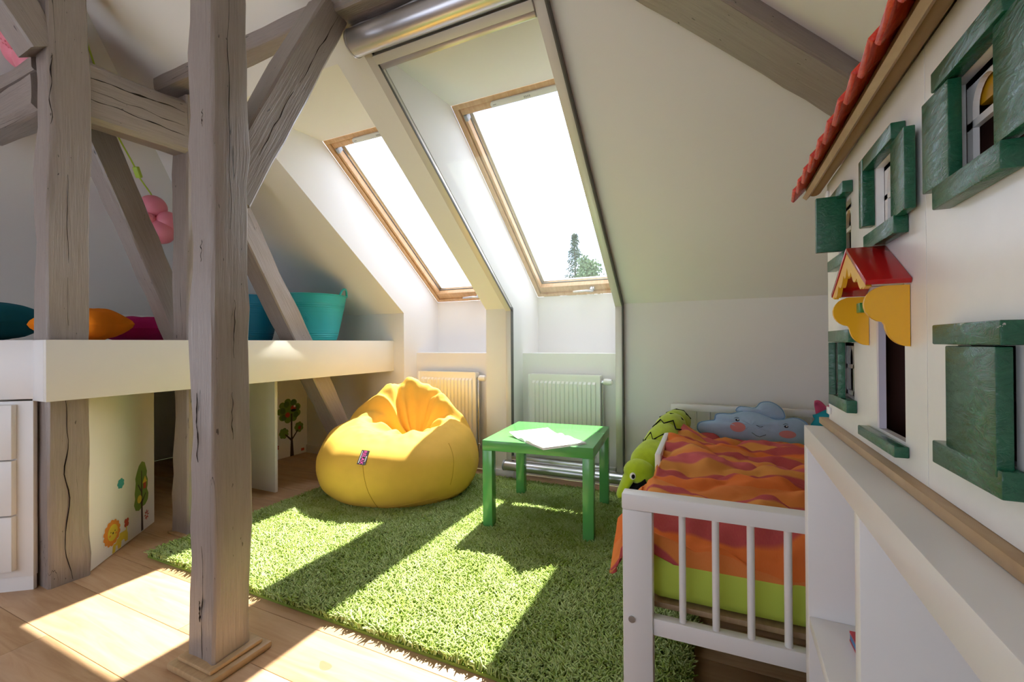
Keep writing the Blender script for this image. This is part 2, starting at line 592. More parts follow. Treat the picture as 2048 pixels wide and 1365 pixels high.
struct('wall_right', MB().box(XR, XR + 0.05, YB, D, 0, KZ + 0.001), M_WALL, smooth=0)

# window wall with its two niches
YG = 3.20           # glass-side wall of the niches
LEDGE, YLEDGE = 0.865, 2.90
ZWB = 1.295         # underside of window frames
NV = V(0, -0.5880, -0.8089)   # slope normal into the room
SV = V(0, -0.8089, 0.5880)    # up the slope
WLEN = (YG - 1.972) / 0.8089
YT, ZT = YG + SV.y * WLEN, ZWB + SV.z * WLEN
wb = MB()
for xa, xb in ((XL, R1[0]), (R1[1], R2[0]), (R2[1], XR)):
    wb.add([(xa, D, 0), (xb, D, 0), (xb, D, KZ), (xa, D, KZ)], [(0, 1, 2, 3)])
for (x0, x1) in (R1, R2):
    for x in (x0, x1):
        side = [(D, 0), (YLEDGE, 0), (YLEDGE, LEDGE), (YG, LEDGE), (YG, ZWB), (YG - 0.06, ZWB + 0.09), (YT, ZT), (YO, za(YO)), (D, KZ)]
        side[5] = (YG + SV.y * 0.07, ZWB + SV.z * 0.07)
        wb.add([(x, y, z) for y, z in side], [tuple(range(len(side))) if x == x0 else tuple(reversed(range(len(side))))])
    wb.add([(x0, YO, za(YO)), (x1, YO, za(YO)), (x1, YT, ZT), (x0, YT, ZT)], [(0, 1, 2, 3)])
    wb.add([(x0, YG, LEDGE), (x1, YG, LEDGE), (x1, YG, ZWB), (x0, YG, ZWB)], [(0, 1, 2, 3)])
    wb.add([(x0, YLEDGE, LEDGE), (x1, YLEDGE, LEDGE), (x1, YG, LEDGE), (x0, YG, LEDGE)], [(0, 1, 2, 3)])
    wb.add([(x0, YLEDGE, 0), (x1, YLEDGE, 0), (x1, YLEDGE, LEDGE), (x0, YLEDGE, LEDGE)], [(0, 1, 2, 3)])
struct('wall_back', wb, M_WALL, smooth=0)

# rear wall (behind the camera) with two unseen windows, added for cool light
RW = [(-3.60, -2.15), (-1.90, -0.50)]
RZ = (0.30, 1.58)
xs = [XL, RW[0][0], RW[0][1], RW[1][0], RW[1][1], XR]
rb = MB()
def topz(x):
    return min(ZC, KZ + (ZC - KZ) / (HIP_L[0] - XL) * (x - XL), KZ + (ZC - KZ) / (XR - HIP_R[0]) * (XR - x))
def rpoly(pts):
    rb.add([(x, YB, z) for x, z in pts], [tuple(range(len(pts)))])
rpoly([(XL, 0), (RW[0][0], 0), (RW[0][0], topz(RW[0][0])), (XL, KZ)])
rpoly([(RW[0][1], 0), (RW[1][0], 0), (RW[1][0], RZ[1]), (RW[0][1], RZ[1])])
rpoly([(RW[1][1], 0), (XR, 0), (XR, KZ), (RW[1][1], topz(RW[1][1]))])
for a, b in RW:
    rpoly([(a, 0), (b, 0), (b, RZ[0]), (a, RZ[0])])
rpoly([(RW[0][0], RZ[1]), (RW[1][1], RZ[1]), (RW[1][1], topz(RW[1][1])), (HIP_R[0], ZC), (HIP_L[0], ZC), (RW[0][0], topz(RW[0][0]))])
struct('wall_rear', rb, M_WALL, smooth=0)
for i, (a, b) in enumerate(RW):
    w = bpy.data.objects.new('window_%d' % (i + 3), None)
    COL.objects.link(w)
    w['kind'] = 'structure'
    w.location = ((a + b) / 2, YB, RZ[0])
    XF[w.name] = Matrix.Translation(Vector(w.location)).inverted()
    fr = MB()
    for (x0, x1, z0, z1) in ((a, b, RZ[0], RZ[0] + .05), (a, b, RZ[1] - .05, RZ[1]), (a, a + .05, RZ[0] + .05, RZ[1] - .05), (b - .05, b, RZ[0] + .05, RZ[1] - .05), ((a + b) / 2 - .025, (a + b) / 2 + .025, RZ[0] + .05, RZ[1] - .05)):
        fr.box(x0, x1, YB - .06, YB, z0, z1)
    obj('window_frame', fr, M_WHITE, w)
    obj('glass_pane', MB().box(a + .05, b - .05, YB - .035, YB - .03, RZ[0] + .05, RZ[1] - .05), M_GLASS, w)

# floor of oak boards
fl = struct('floor', MB().box(XL, XR, YB, 2.91, -0.06, -0.014), plain('subfloor', (0.12, 0.08, 0.05), 0.9), smooth=0)
PW, PL = 0.19, 1.9
pm = make_mesh('plank', MB().box(0, PL - 0.0012, 0, PW - 0.0016, -0.014, 0), M_OAK, bevel=0.0008)
cut = {}
row = 0
y = YB
while y < 2.9:
    x = XL - (row * 0.77) % PL
    while x < XR:
        x0, x1 = max(x, XL), min(x + PL, XR)
        y1 = min(y + PW, 2.90)
        if x1 - x0 > 0.05 and y1 - y > 0.02:
            full = (x1 - x0 > PL - 1e-4) and (y1 - y > PW - 1e-4)
            if full:
                me = pm
            else:
                me = make_mesh('plank', MB().box(0, x1 - x0 - 0.0012, 0, y1 - y - 0.0016, -0.014, 0), M_OAK, bevel=0.0008)
            o = bpy.data.objects.new('plank', me)
            COL.objects.link(o)
            o.parent = fl
            o.location = (x0, y, 0)
        x += PL
    y += PW
    row += 1

# baseboards
struct('baseboard_back', MB().box(R2[1], XR - .01, D - 0.015, D, 0, 0.07).box(R1[1], R2[0], D - 0.015, D, 0, 0.07)
       .box(-3.24, R1[0], D - 0.015, D, 0, 0.07), M_WHITE, bevel=0.003)
struct('baseboard_right', MB().box(XR - 0.015, XR, YB, D - .02, 0, 0.07), M_WHITE, bevel=0.003)

# ------------------------------------------------------------------ roof windows
def roof_window(idx, x0, x1):
    w = bpy.data.objects.new('window_%d' % idx, None)
    COL.objects.link(w)
    w['kind'] = 'structure'
    w.location = ((x0 + x1) / 2, YG, ZWB)
    XF[w.name] = Matrix.Translation(Vector(w.location)).inverted()
    O = V(x0, YG, ZWB)
    X = V(1, 0, 0)
    W = x1 - x0
    N = NV
    fr = MB()
    fw = 0.028
    for ra, rbb in (((0, W), (0, fw)), ((0, W), (WLEN - fw, WLEN)), ((0, fw), (fw, WLEN - fw)), ((W - fw, W), (fw, WLEN - fw))):
        fr.obox(O, X, SV, N, ra, rbb, (-0.11, 0.0))
    for ra, rbb in (((0, W), (0, fw + .008)), ((0, W), (WLEN - fw - .008, WLEN)), ((0, fw + .008), (fw, WLEN - fw)), ((W - fw - .008, W), (fw, WLEN - fw))):
        fr.obox(O, X, SV, N, ra, rbb, (-0.13, -0.088))
    obj('window_frame', fr, M_PINE, w, bevel=0.002)
    # dark shadow gap, then sash
    sw, a = 0.018, fw + 0.004
    sh = MB()
    bot, top = 0.060, 0.034
    for ra, rbb in (((a, W - a), (a, a + bot)), ((a, W - a), (WLEN - a - top, WLEN - a)), ((a, a + sw), (a + bot, WLEN - a - top)), ((W - a - sw, W - a), (a + bot, WLEN - a - top))):
        sh.obox(O, X, SV, N, ra, rbb, (-0.085, -0.012))
    s = obj('sash', sh, M_PINE, w, bevel=0.003)
    g0, g1 = a + sw, W - a - sw
    h0, h1 = a + bot, WLEN - a - top
    obj('glass_pane', MB().obox(O, X, SV, N, (g0 - .008, g1 + .008), (h0 - .008, h1 + .008), (-0.062, -0.058)), M_GLASS, s)
    gk = MB()
    for ra, rbb in (((g0, g1), (h0, h0 + .006)), ((g0, g1), (h1 - .006, h1)), ((g0, g0 + .004), (h0, h1)), ((g1 - .004, g1), (h0, h1))):
        gk.obox(O, X, SV, N, ra, rbb, (-0.058, -0.05))
    obj('glazing_gasket', gk, M_GASKET, s)
    # outer cladding edge seen through the glass
    cl = MB()
    for ra, rbb in (((g0 - .006, g1 + .006), (h0 - .012, h0 + .006)), ((g0 - .006, g0 + .016), (h0, h1)), ((g1 - .016, g1 + .006), (h0, h1))):
        cl.obox(O, X, SV, N, ra, rbb, (-0.085, -0.07))
    obj('outer_frame', cl, plain('pale_outer_frame', (0.70, 0.66, 0.63), 0.5), s)
    # ventilation bar at the top of the sash
    vx0, vx1 = W * 0.30, W * 0.86
    yc = WLEN - a - top * 0.30
    poly = []
    for k in range(9):
        t = math.pi / 2 + math.pi * k / 8
        poly.append((vx0 + .012 + .012 * math.cos(t), yc + .014 * math.sin(t)))
    for k in range(9):
        t = -math.pi / 2 + math.pi * k / 8
        poly.append((vx1 - .012 + .012 * math.cos(t), yc + .014 * math.sin(t)))
    vb = obj('ventilation_bar', MB().prism(poly, O, X, SV, N, -0.012, 0.012), plain('vent_grey_white', (0.66, 0.66, 0.62), 0.4), s, bevel=0.002, fix=True)
    lg = MB()
    for k in range(4):
        xx = (vx0 + vx1) / 2 - .018 + k * .009
        lg.obox(O, X, SV, N, (xx, xx + .006), (yc - .005, yc + .005), (0.012, 0.0128))
    for xx in (vx0 + .015, vx1 - .035):
        lg.obox(O, X, SV, N, (xx, xx + .018), (yc - .002, yc + .002), (0.012, 0.0128))
    obj('raised_print', lg, plain('print_grey', (0.33, 0.33, 0.32), 0.5), vb)
    # hinge cap in the upper corner
    obj('hinge_cap', MB().obox(O, X, SV, N, (g0 - .012, g0 + .010), (h1 - .035, h1), (-0.05, -0.005)), plain('hinge_grey', (0.35, 0.36, 0.40), 0.4), s, bevel=0.006)
    # handle on bottom rail
    hx = W * 0.60
    hb = O + X * hx + SV * (a + bot * 0.5) + N * -0.012
    hd = obj('window_handle', MB().tube([hb, hb + N * .03], 0.016, 14).tube([hb + N * .008 + X * .012, hb + N * .008 + X * .02], 0.014, 12), M_CHROME, s)
    p0 = hb + N * 0.03
    obj('lever', MB().tube([p0 + N * .004, p0 - X * .028 + N * .012 + SV * .012, p0 - X * .05 + N * .016 + SV * .016, p0 - X * .13 + N * .016 + SV * .012], [.010, .008, .008, .007], 10), M_CHROME, hd)
    return w
roof_window(1, *R1)
roof_window(2, *R2)

# ------------------------------------------------------------------ timbers
def timber_mb(p0, p1, e1, w, h, seed, seg=0.09, rough=0.005, rnd=0.007):
    """w along e1, h along the other axis; ring of 16 with slightly worn arrises; uv = (perimeter, length)"""
    p0, p1 = Vector(p0), Vector(p1)
    d = (p1 - p0)
    L = d.length
    d.normalize()
    e1 = Vector(e1)
    e1 = (e1 - d * e1.dot(d)).normalized()
    e2 = d.cross(e1).normalized()
    ring = []
    for sx, sy, px, py in ((1, 1, 0, 1), (1, -1, 1, 0), (-1, -1, 0, -1), (-1, 1, -1, 0)):
        pass
    hw, hh = w / 2, h / 2
    def side(a, b, n=4):
        return [(a[0] + (b[0] - a[0]) * k / n, a[1] + (b[1] - a[1]) * k / n) for k in range(n + 1)]
    r = rnd
    ring = side((-hw + r, -hh), (hw - r, -hh)) + side((hw, -hh + r), (hw, hh - r)) + side((hw - r, hh), (-hw + r, hh)) + side((-hw, hh - r), (-hw, -hh + r))
    ring.append(ring[0])
    n = len(ring)
    per = [0.0]
    for a, b in zip(ring, ring[1:]):
        per.append(per[-1] + math.hypot(b[0] - a[0], b[1] - a[1]))
    m = max(2, int(L / seg))
    mb = MB()
    mb.uv = []
    for i in range(m + 1):
        t = i / m * L
        c = p0 + d * t
        for k, (x, y) in enumerate(ring):
            kk = k % (n - 1)
            q = noise.noise(Vector((x * 9 + seed * 3.1, y * 9, t * 3.0))) * rough + noise.noise(Vector((x * 3 + seed * 7.7, y * 3, t * 9.0))) * rough * 0.6
            corner = 1.6 if kk % 5 in (0, 4) else 0.6
            q *= corner
            mb.v.append(tuple(c + e1 * (x + q * (1 if x > 0 else -1)) + e2 * (y + q * (1 if y > 0 else -1))))
            mb.uv.append((per[k] + seed * 1.37, t))
    for i in range(m):
        for k in range(n - 1):
            a = i * n + k
            mb.f.append((a, a + 1, a + n + 1, a + n))
    mb.f.append(tuple(reversed(range(n - 1))))
    mb.f.append(tuple(m * n + k for k in range(n - 1)))
    return mb

def timber(name, label, cat, p0, p1, e1, w, h, seed, part=None, **kw):
    mb = timber_mb(p0, p1, e1, w, h, seed, **kw)
    if part:
        return obj(part[0], mb, M_TIMBER, part[1], smooth=40, fix=True)
    p0 = Vector(p0)
    o = obj(name, mb, M_TIMBER, origin=tuple(p0), smooth=40, fix=True)
    tag(o, label, cat)
    return o

post = thing('timber_post', 'thick grey-brown timber post in the foreground on a small wooden plinth', 'post', (-1.355, 0.836, 0))
timber('shaft', '', '', (-1.355, 0.836, 0.03), (-1.355, 0.836, 2.545), (1, 0, 0), 0.114, 0.112, 1, part=('shaft', post), rough=0.007)
pl1 = MB().box(-1.449, -1.258, 0.738, 0.932, 0, 0.022)
obj('plinth_board', pl1, M_BOARD, post, bevel=0.006)
obj('plinth_moulding', MB().box(-1.432, -1.276, 0.756, 0.915, 0.022, 0.036), M_BOARD, post, bevel=0.006)
timber('timber_post', 'tall timber post rising through the corner of the white platform, above the drawers', 'post', (-2.398, 0.853, 0), (-2.398, 0.853, 2.53), (1, 0, 0), 0.124, 0.126, 2, rough=0.007)
p2 = thing('timber_post', 'slimmer timber post half hidden behind the foreground post, beside the dark doorway', 'post', (-2.41, 1.355, 0))
timber('shaft', '', '', (-2.41, 1.355, 0.012), (-2.41, 1.355, 2.17), (1, 0, 0), 0.12, 0.125, 3, part=('shaft', p2), rough=0.006)
obj('plinth_board', MB().box(-2.49, -2.335, 1.275, 1.43, 0, 0.014), M_BOARD, p2, bevel=0.004)
timber('tie_beam', 'short deep timber beam with long cracks between two posts above the platform', 'beam', (-2.412, 0.912, 2.0), (-2.412, 1.30, 2.016), (1, 0, 0), 0.115, 0.255, 4, rnd=0.02)
timber('cross_beam', 'lower of two stacked timber beams with cut end at upper left', 'beam', (-2.47, 0.85, 1.965), (-3.08, 0.85, 1.965), (0, 1, 0), 0.12, 0.15, 5, rnd=0.02)
timber('cross_beam', 'thin upper beam lying on another beam under the pink lamp at upper left', 'beam', (-2.475, 0.84, 2.077), (-3.0, 0.84, 2.077), (0, 1, 0), 0.10, 0.06, 6)
timber('knee_brace', 'slanting timber brace meeting the left post near the upper left corner', 'brace', (-2.40, 0.80, 2.10), (-2.42, 0.50, 2.56), (1, 0, 0), 0.13, 0.12, 7)
timber('diagonal_strut', 'leaning timber strut behind the short tie beam, above the cushions', 'strut', (-2.685, 0.985, 2.16), (-2.685, 1.453, 0.972), (1, 0, 0), 0.13, 0.115, 8)
timber('diagonal_strut', 'leaning timber strut crossing the turquoise tubs and running down behind the bean bag', 'strut', (-2.43, 1.32, 2.14), (-2.43, 2.475, 0.07), (1, 0, 0), 0.14, 0.118, 9)
timber('purlin', 'long horizontal timber purlin set into the sloping ceiling', 'beam', (-2.53, 1.285, 2.268), (0.1, 1.275, 2.268), (0, 1, 0), 0.095, 0.13, 10, rough=0.006)
timber('knee_brace', 'heavy timber knee brace from foreground post up to the ceiling purlin', 'brace', (-1.357, 0.850, 1.39), (-1.357, 1.25, 2.22), (1, 0, 0), 0.100, 0.115, 11, rough=0.003)
hd = (V(XR, D, KZ) - V(HIP_R[0], HIP_R[1], ZC)).normalized()
hp = V(0.44, 1.85, 1.805)
timber('hip_rafter', 'dark sloping timber rafter at upper right above the dollhouse roof', 'beam', hp - hd * 0.95, hp + hd * 0.9, (0.58, -0.81, 0), 0.155, 0.15, 12)

# drying cracks: dark splits running along the grain, lying in the timber faces
M_CRACK = plain('crack_dark', (0.025, 0.018, 0.015), 0.9, spec=0.05)
def crack(o, p0, p1, nrm, r, seed, wob=0.004):
    p0, p1, nrm = Vector(p0), Vector(p1), Vector(nrm)
    side = (p1 - p0).normalized().cross(nrm).normalized()
    n = 22
    pts, rr = [], []
    for k in range(n + 1):
        t = k / n
        q = p0 + (p1 - p0) * t + side * (wob * noise.noise(Vector((seed * 3.7, t * 5, 0))) * 2) + nrm * 0.0005
        pts.append(q)
        rr.append(max(r * (0.25 + 0.9 * abs(noise.noise(Vector((seed, t * 7, 4))) + 0.3)) * math.sin(math.pi * min(max(t, .03), .97)) ** 0.4, 0.0004))
    root = o
    while root.parent is not None:
        root = root.parent
    inv = XF[root.name] if root.name in XF else Matrix.Translation(-Vector(o.location))
    mb = MB().tube(pts, rr, 6)
    mb.v = [tuple(inv @ Vector(q)) for q in mb.v]
    c = obj('drying_crack', mb, M_CRACK, smooth=60)
    c.parent = o
tm = {o.name: o for o in bpy.data.objects}
shaft1 = [o for o in post.children if o.name.startswith('shaft')][0]
for k, (a_, b_) in enumerate((((-1.2965, .827, 2.05), (-1.2965, .829, 1.28)), ((-1.2965, .844, 1.073), (-1.2965, .838, .90)), ((-1.2965, .835, .80), (-1.2965, .834, .66)))):
    crack(shaft1, a_, b_, (1, 0, 0), .0016, k)
for k, (a_, b_) in enumerate((((-1.344, .7785, 1.243), (-1.350, .7785, 1.18)), ((-1.372, .7785, .80), (-1.366, .7785, .60)), ((-1.350, .7785, .36), (-1.350, .7785, .03)), ((-1.362, .7785, .20), (-1.360, .7785, .14)), ((-1.340, .7785, 1.62), (-1.342, .7785, 1.57)))):
    crack(shaft1, a_, b_, (0, -1, 0), .0028 if k in (1, 3) else .0014, 10 + k)
lp = tm['timber_post.001']
crack(lp, (-2.3355, .842, .725), (-2.3355, .850, .01), (1, 0, 0), .0032, 21, .012)
crack(lp, (-2.3355, .804, 2.13), (-2.3355, .801, 1.80), (1, 0, 0), .0026, 22, .005)
crack(lp, (-2.3355, .848, 1.62), (-2.3355, .85, 1.02), (1, 0, 0), .0014, 23, .005)
tb_ = tm['tie_beam']
crack(tb_, (-2.354, .915, 2.053), (-2.354, 1.285, 2.082), (1, 0, 0), .0040, 31)
crack(tb_, (-2.354, .915, 2.005), (-2.354, 1.285, 2.014), (1, 0, 0), .0016, 32)
crack(tb_, (-2.354, .915, 1.968), (-2.354, 1.285, 1.965), (1, 0, 0), .0034, 33)
kb = tm['knee_brace.001']
for k, (f0, f1, off) in enumerate(((0.55, 0.97, .012), (0.18, 0.5, .004))):
    d_ = V(0, 1.25 - .85, 2.22 - 1.39)
    q0, q1 = V(-1.3065, .85, 1.39) + d_ * f0 + V(0, off, 0), V(-1.3065, .85, 1.39) + d_ * f1 + V(0, off, 0)
    crack(kb, q0, q1, (1, 0, 0), .0018, 41 + k)
# ------------------------------------------------------------------ white play platform
ZD = 0.963
pf = thing('play_platform', 'white raised play platform with deep front board along the left side', 'platform', (-2.6, 1.7, 0))
obj('front_board', MB().box(-2.310, -2.287, 0.769, 2.739, 0.728, ZD), M_PANEL, pf, bevel=0.0015)
obj('end_board', MB().box(-2.40, -2.3105, 0.769, 0.786, 0.728, ZD), M_WHITE, pf, bevel=0.0015)
obj('shade_board', MB().box(-4.139, -3.08, 0.79, 0.808, 0.0, 0.924), M_PANEL, pf)  # unseen board added to darken the space under the platform
obj('deck', MB().box(-4.139, -2.311, 0.995, 2.738, 0.925, ZD - 0.004).box(-4.139, -2.475, 0.787, 0.995, 0.925, ZD - 0.004), M_PANEL, pf)
ca = math.atan2(-0.60, -0.80)     # direction of the skewed left run
cdir = V(math.cos(ca), math.sin(ca), 0)
cn = V(-cdir.y, cdir.x, 0)
if cn.dot(V(1, -1, 0)) < 0:
    cn = -cn
P0 = V(-2.392, 0.771, 0)
obj('skewed_board', MB().obox(P0, cdir, cn, V(0, 0, 1), (0.002, 1.0), (-0.022, 0), (0.735, ZD)), M_WHITE, pf, bevel=0.0015)
lion_o, lion_d = V(-2.356, 0.921, 0), V(-0.353, 0.405, 0).normalized()
lion_n = V(lion_d.y, -lion_d.x, 0)
if lion_n.dot(V(1, 0, 0)) < 0:
    lion_n = -lion_n

# drawer cabinet
cb = thing('drawer_cabinet', 'white drawer cabinet at the left edge beside the timber post', 'cabinet', tuple(P0 + cdir * 0.5))
obj('body', MB().obox(P0, cdir, cn, V(0, 0, 1), (0.11, 1.0), (-0.38, -.0205), (0.055, 0.728)), M_WHITE, cb, bevel=0.002)
obj('front_frame', MB().obox(P0, cdir, cn, V(0, 0, 1), (0.003, 1.0), (-0.02, 0), (0.055, 0.728)), M_WHITE, cb, bevel=0.001)
obj('plinth', MB().obox(P0, cdir, cn, V(0, 0, 1), (0.006, 1.0), (-0.02, -0.004), (0, 0.0545)).obox(P0, cdir, cn, V(0, 0, 1), (0.12, 1.0), (-0.36, -0.0205), (0, 0.0545)), M_WHITE, cb)
for z0, z1 in ((0.085, 0.292), (0.297, 0.504), (0.509, 0.716)):
    obj('drawer', MB().obox(P0, cdir, cn, V(0, 0, 1), (0.055, 0.60), (0.0005, 0.024), (z0, z1)), M_WHITE, cb, bevel=0.003)

# partitions below the platform, with wall decals
def decal(parent, o, a, n, col, poly, name, lift=0.0006):
    obj(name, MB().prism(poly, o, a, V(0, 0, 1), n, lift - 0.0005, lift), M_STICK[col], parent, smooth=0, fix=True)
def ell(cx, cz, rx, rz, n=22, rot=0):
    return [(cx + rx * math.cos(2 * math.pi * k / n) * math.cos(rot) - rz * math.sin(2 * math.pi * k / n) * math.sin(rot),
             cz + rx * math.cos(2 * math.pi * k / n) * math.sin(rot) + rz * math.sin(2 * math.pi * k / n) * math.cos(rot)) for k in range(n)]
def scallop(cx, cz, rx, rz, lobes, amp, n=90):
    out = []
    for k in range(n):
        t = 2 * math.pi * k / n
        s = 1 - amp + amp * abs(math.sin(lobes * t / 2)) ** 0.6 * 1.6
        out.append((cx + rx * s * math.cos(t), cz + rz * s * math.sin(t)))
    return out

pn = thing('decal_panel', 'white angled panel under the platform with lion and tree decals', 'panel', tuple(lion_o))
obj('board', MB().obox(lion_o, lion_d, lion_n, V(0, 0, 1), (0.0, 0.538), (-0.018, 0), (0.004, 0.924)), M_PANEL, pn, bevel=0.001)
S = lambda col, poly, name, lift=0.0006: decal(pn, lion_o, lion_d, lion_n, col, poly, name, lift)
S('yellow', [(0.17, 0.078), (0.275, 0.070), (0.285, 0.05), (0.284, 0.018), (0.262, 0.018), (0.255, 0.035), (0.232, 0.035), (0.228, 0.008), (0.205, 0.008), (0.20, 0.03), (0.186, 0.03), (0.182, 0.006), (0.160, 0.006)], 'lion_body')
S('yellow', [(0.268, 0.065), (0.275, 0.065), (0.277, 0.10), (0.271, 0.10)], 'lion_tail', 0.0008)
S('red', scallop(0.274, 0.103, 0.018, 0.019, 4, 0.35), 'tail_tuft', 0.001)
S('white', scallop(0.155, 0.101, 0.068, 0.060, 14, 0.10), 'mane_edge', 0.0010)
S('orange', scallop(0.157, 0.101, 0.062, 0.055, 14, 0.10), 'lion_mane', 0.0014)
S('yellow', ell(0.162, 0.101, 0.038, 0.036), 'lion_face', 0.0018)
S('brown', ell(0.163, 0.098, 0.005, 0.005, 10), 'lion_nose', 0.0022)
S('brown', ell(0.147, 0.106, 0.003, 0.003, 8), 'lion_eye', 0.0022)
S('brown', ell(0.178, 0.105, 0.003, 0.003, 8), 'lion_eye', 0.0022)
S('orange', ell(0.140, 0.092, 0.007, 0.005, 12), 'lion_cheek', 0.0022)
S('orange', ell(0.187, 0.091, 0.007, 0.005, 12), 'lion_cheek', 0.0022)
tree = [(0.413, 0.356), (0.440, 0.345), (0.452, 0.318), (0.462, 0.295), (0.458, 0.275), (0.470, 0.252), (0.468, 0.222), (0.462, 0.205), (0.476, 0.178), (0.470, 0.148), (0.445, 0.130), (0.415, 0.128), (0.385, 0.118), (0.355, 0.128), (0.340, 0.158), (0.350, 0.185), (0.346, 0.212), (0.352, 0.238), (0.356, 0.262), (0.352, 0.285), (0.368, 0.315), (0.385, 0.34)]
S('green', tree, 'tree_crown')
S('brown', [(0.404, 0.009), (0.424, 0.009), (0.416, 0.17), (0.412, 0.31), (0.406, 0.31), (0.404, 0.17)], 'tree_trunk', 0.0012)
S('brown', [(0.408, 0.155), (0.375, 0.185), (0.372, 0.180), (0.406, 0.145)], 'tree_branch', 0.0012)
S('brown', [(0.410, 0.155), (0.446, 0.19), (0.450, 0.186), (0.413, 0.145)], 'tree_branch', 0.0012)
S('brown', [(0.405, 0.215), (0.378, 0.25), (0.374, 0.246), (0.405, 0.203)], 'tree_branch', 0.0012)
S('red', [(0.424, 0.213), (0.450, 0.213), (0.450, 0.246), (0.424, 0.246)], 'birdhouse', 0.0016)
S('yellow', [(0.416, 0.244), (0.458, 0.244), (0.440, 0.278)], 'birdhouse_roof', 0.0018)
S('yellow', ell(0.388, 0.174, 0.020, 0.020), 'yellow_bird', 0.0016)
S('teal', scallop(0.228, 0.301, 0.026, 0.022, 7, 0.15), 'blue_bird')
for k in range(8):
    t = k * math.pi / 4
    S('red', ell(0.458 + 0.013 * math.cos(t), 0.072 + 0.017 * math.sin(t), 0.009, 0.0035, 10, t), 'flower_petal')

pn2 = thing('divider_panel', 'plain white upright panel under the platform beside the foreground post', 'panel', (-2.87, 1.9, 0))
obj('board', MB().box(-3.235, -2.514, 1.884, 1.904, 0.012, 0.924), M_PANEL, pn2, bevel=0.001)
pn3 = thing('decal_panel', 'shaded white panel behind the bean bag with owl tree decal', 'panel', (-3.25, 2.3, 0))
obj('board', MB().box(-3.258, -3.24, 1.905, 2.738, 0.004, 0.924), M_PANEL, pn3)
o3 = V(-3.24, 0, 0)
T = lambda col, poly, name, lift=0.0006: decal(pn3, o3, V(0, 1, 0), V(1, 0, 0), col, poly, name, lift)
T('brown', [(2.568, 0.003), (2.604, 0.003), (2.590, 0.18), (2.590, 0.36), (2.575, 0.36), (2.576, 0.18)], 'tree_trunk', 0.001)
T('brown', [(2.585, 0.13), (2.648, 0.21), (2.640, 0.216), (2.585, 0.15)], 'tree_branch', 0.001)
T('brown', [(2.578, 0.13), (2.520, 0.19), (2.526, 0.198), (2.580, 0.15)], 'tree_branch', 0.001)
T('green', scallop(2.562, 0.385, 0.105, 0.095, 9, 0.14), 'tree_crown')
for (cx, cz) in ((2.50, 0.39), (2.535, 0.44), (2.60, 0.45), (2.635, 0.40), (2.51, 0.335), (2.625, 0.345)):
    T('green2', ell(cx, cz, 0.026, 0.026, 16), 'leaf_circle', 0.0009)
T('green', scallop(2.655, 0.235, 0.042, 0.042, 7, 0.14), 'tree_crown')
T('green', scallop(2.510, 0.205, 0.042, 0.042, 7, 0.14), 'tree_crown')
T('red', ell(2.660, 0.228, 0.014, 0.016, 12), 'apple', 0.001)
T('red', ell(2.545, 0.352, 0.022, 0.022, 14), 'apple', 0.0014)
T('red', ell(2.60, 0.405, 0.026, 0.022, 14), 'owl_body', 0.0014)
T('navy', ell(2.600, 0.385, 0.026, 0.012, 14), 'owl_wing', 0.0018)
T('white', ell(2.612, 0.418, 0.010, 0.010, 12), 'owl_eye', 0.0018)
T('red', scallop(2.691, 0.037, 0.016, 0.012, 4, 0.3), 'flower_bloom')
T('red', scallop(2.442, 0.10, 0.02, 0.02, 5, 0.3), 'flower_bloom')

# ------------------------------------------------------------------ cushions, tubs, lamps
def cushion(name, label, mat, c, size, h, rotz, tilt, seed):
    def fn(u, v, s):
        x, y = 2 * u - 1, 2 * v - 1
        r = (1 - abs(x) ** 2.6) * (1 - abs(y) ** 2.6)
        pinch = 1 - 0.10 * (1 - x * x) * abs(y) ** 3 - 0.0
        pinch2 = 1 - 0.10 * (1 - y * y) * abs(x) ** 3
        wr = 0.010 * noise.noise(Vector((x * 3 + seed, y * 3, s))) * (r ** .3)
        return V(x * size / 2 * pinch2, y * size / 2 * pinch, s * (h / 2) * max(r, 0) ** 0.45 + wr)
    mb = MB()
    mb.grid(lambda u, v: fn(u, v, 1), 26, 26)
    n0 = len(mb.v)
    mb.grid(lambda u, v: fn(u, v, -1), 26, 26)
    mb.f = mb.f[:26 * 26] + [tuple(reversed(f)) for f in mb.f[26 * 26:]]
    R = Matrix.Rotation(rotz, 4, 'Z') @ Matrix.Rotation(tilt, 4, 'X')
    mb.v = [tuple(R @ Vector(p)) for p in mb.v]
    zmin = min(p[2] for p in mb.v)
    mb.v = [(p[0], p[1], p[2] - zmin) for p in mb.v]
    o = obj(name, mb, mat, smooth=60)
    o.location = c
    tag(o, label, 'cushion')
    return o
cushion('cushion', 'petrol blue cushion at the left edge of the platform', M_PIL_TEAL, (-3.36, 0.86, ZD - .004), 0.44, 0.20, 0.5, 0.05, 1)
cushion('cushion', 'bright orange cushion lying on the platform behind the left post', M_PIL_OR, (-2.96, 1.14, ZD - .004), 0.30, 0.17, 0.60, 0.05, 2)
cushion('cushion', 'magenta cushion on the platform partly behind the orange one', M_PIL_MAG, (-3.21, 1.53, ZD - .004), 0.42, 0.15, 0.55, 0.0, 3)

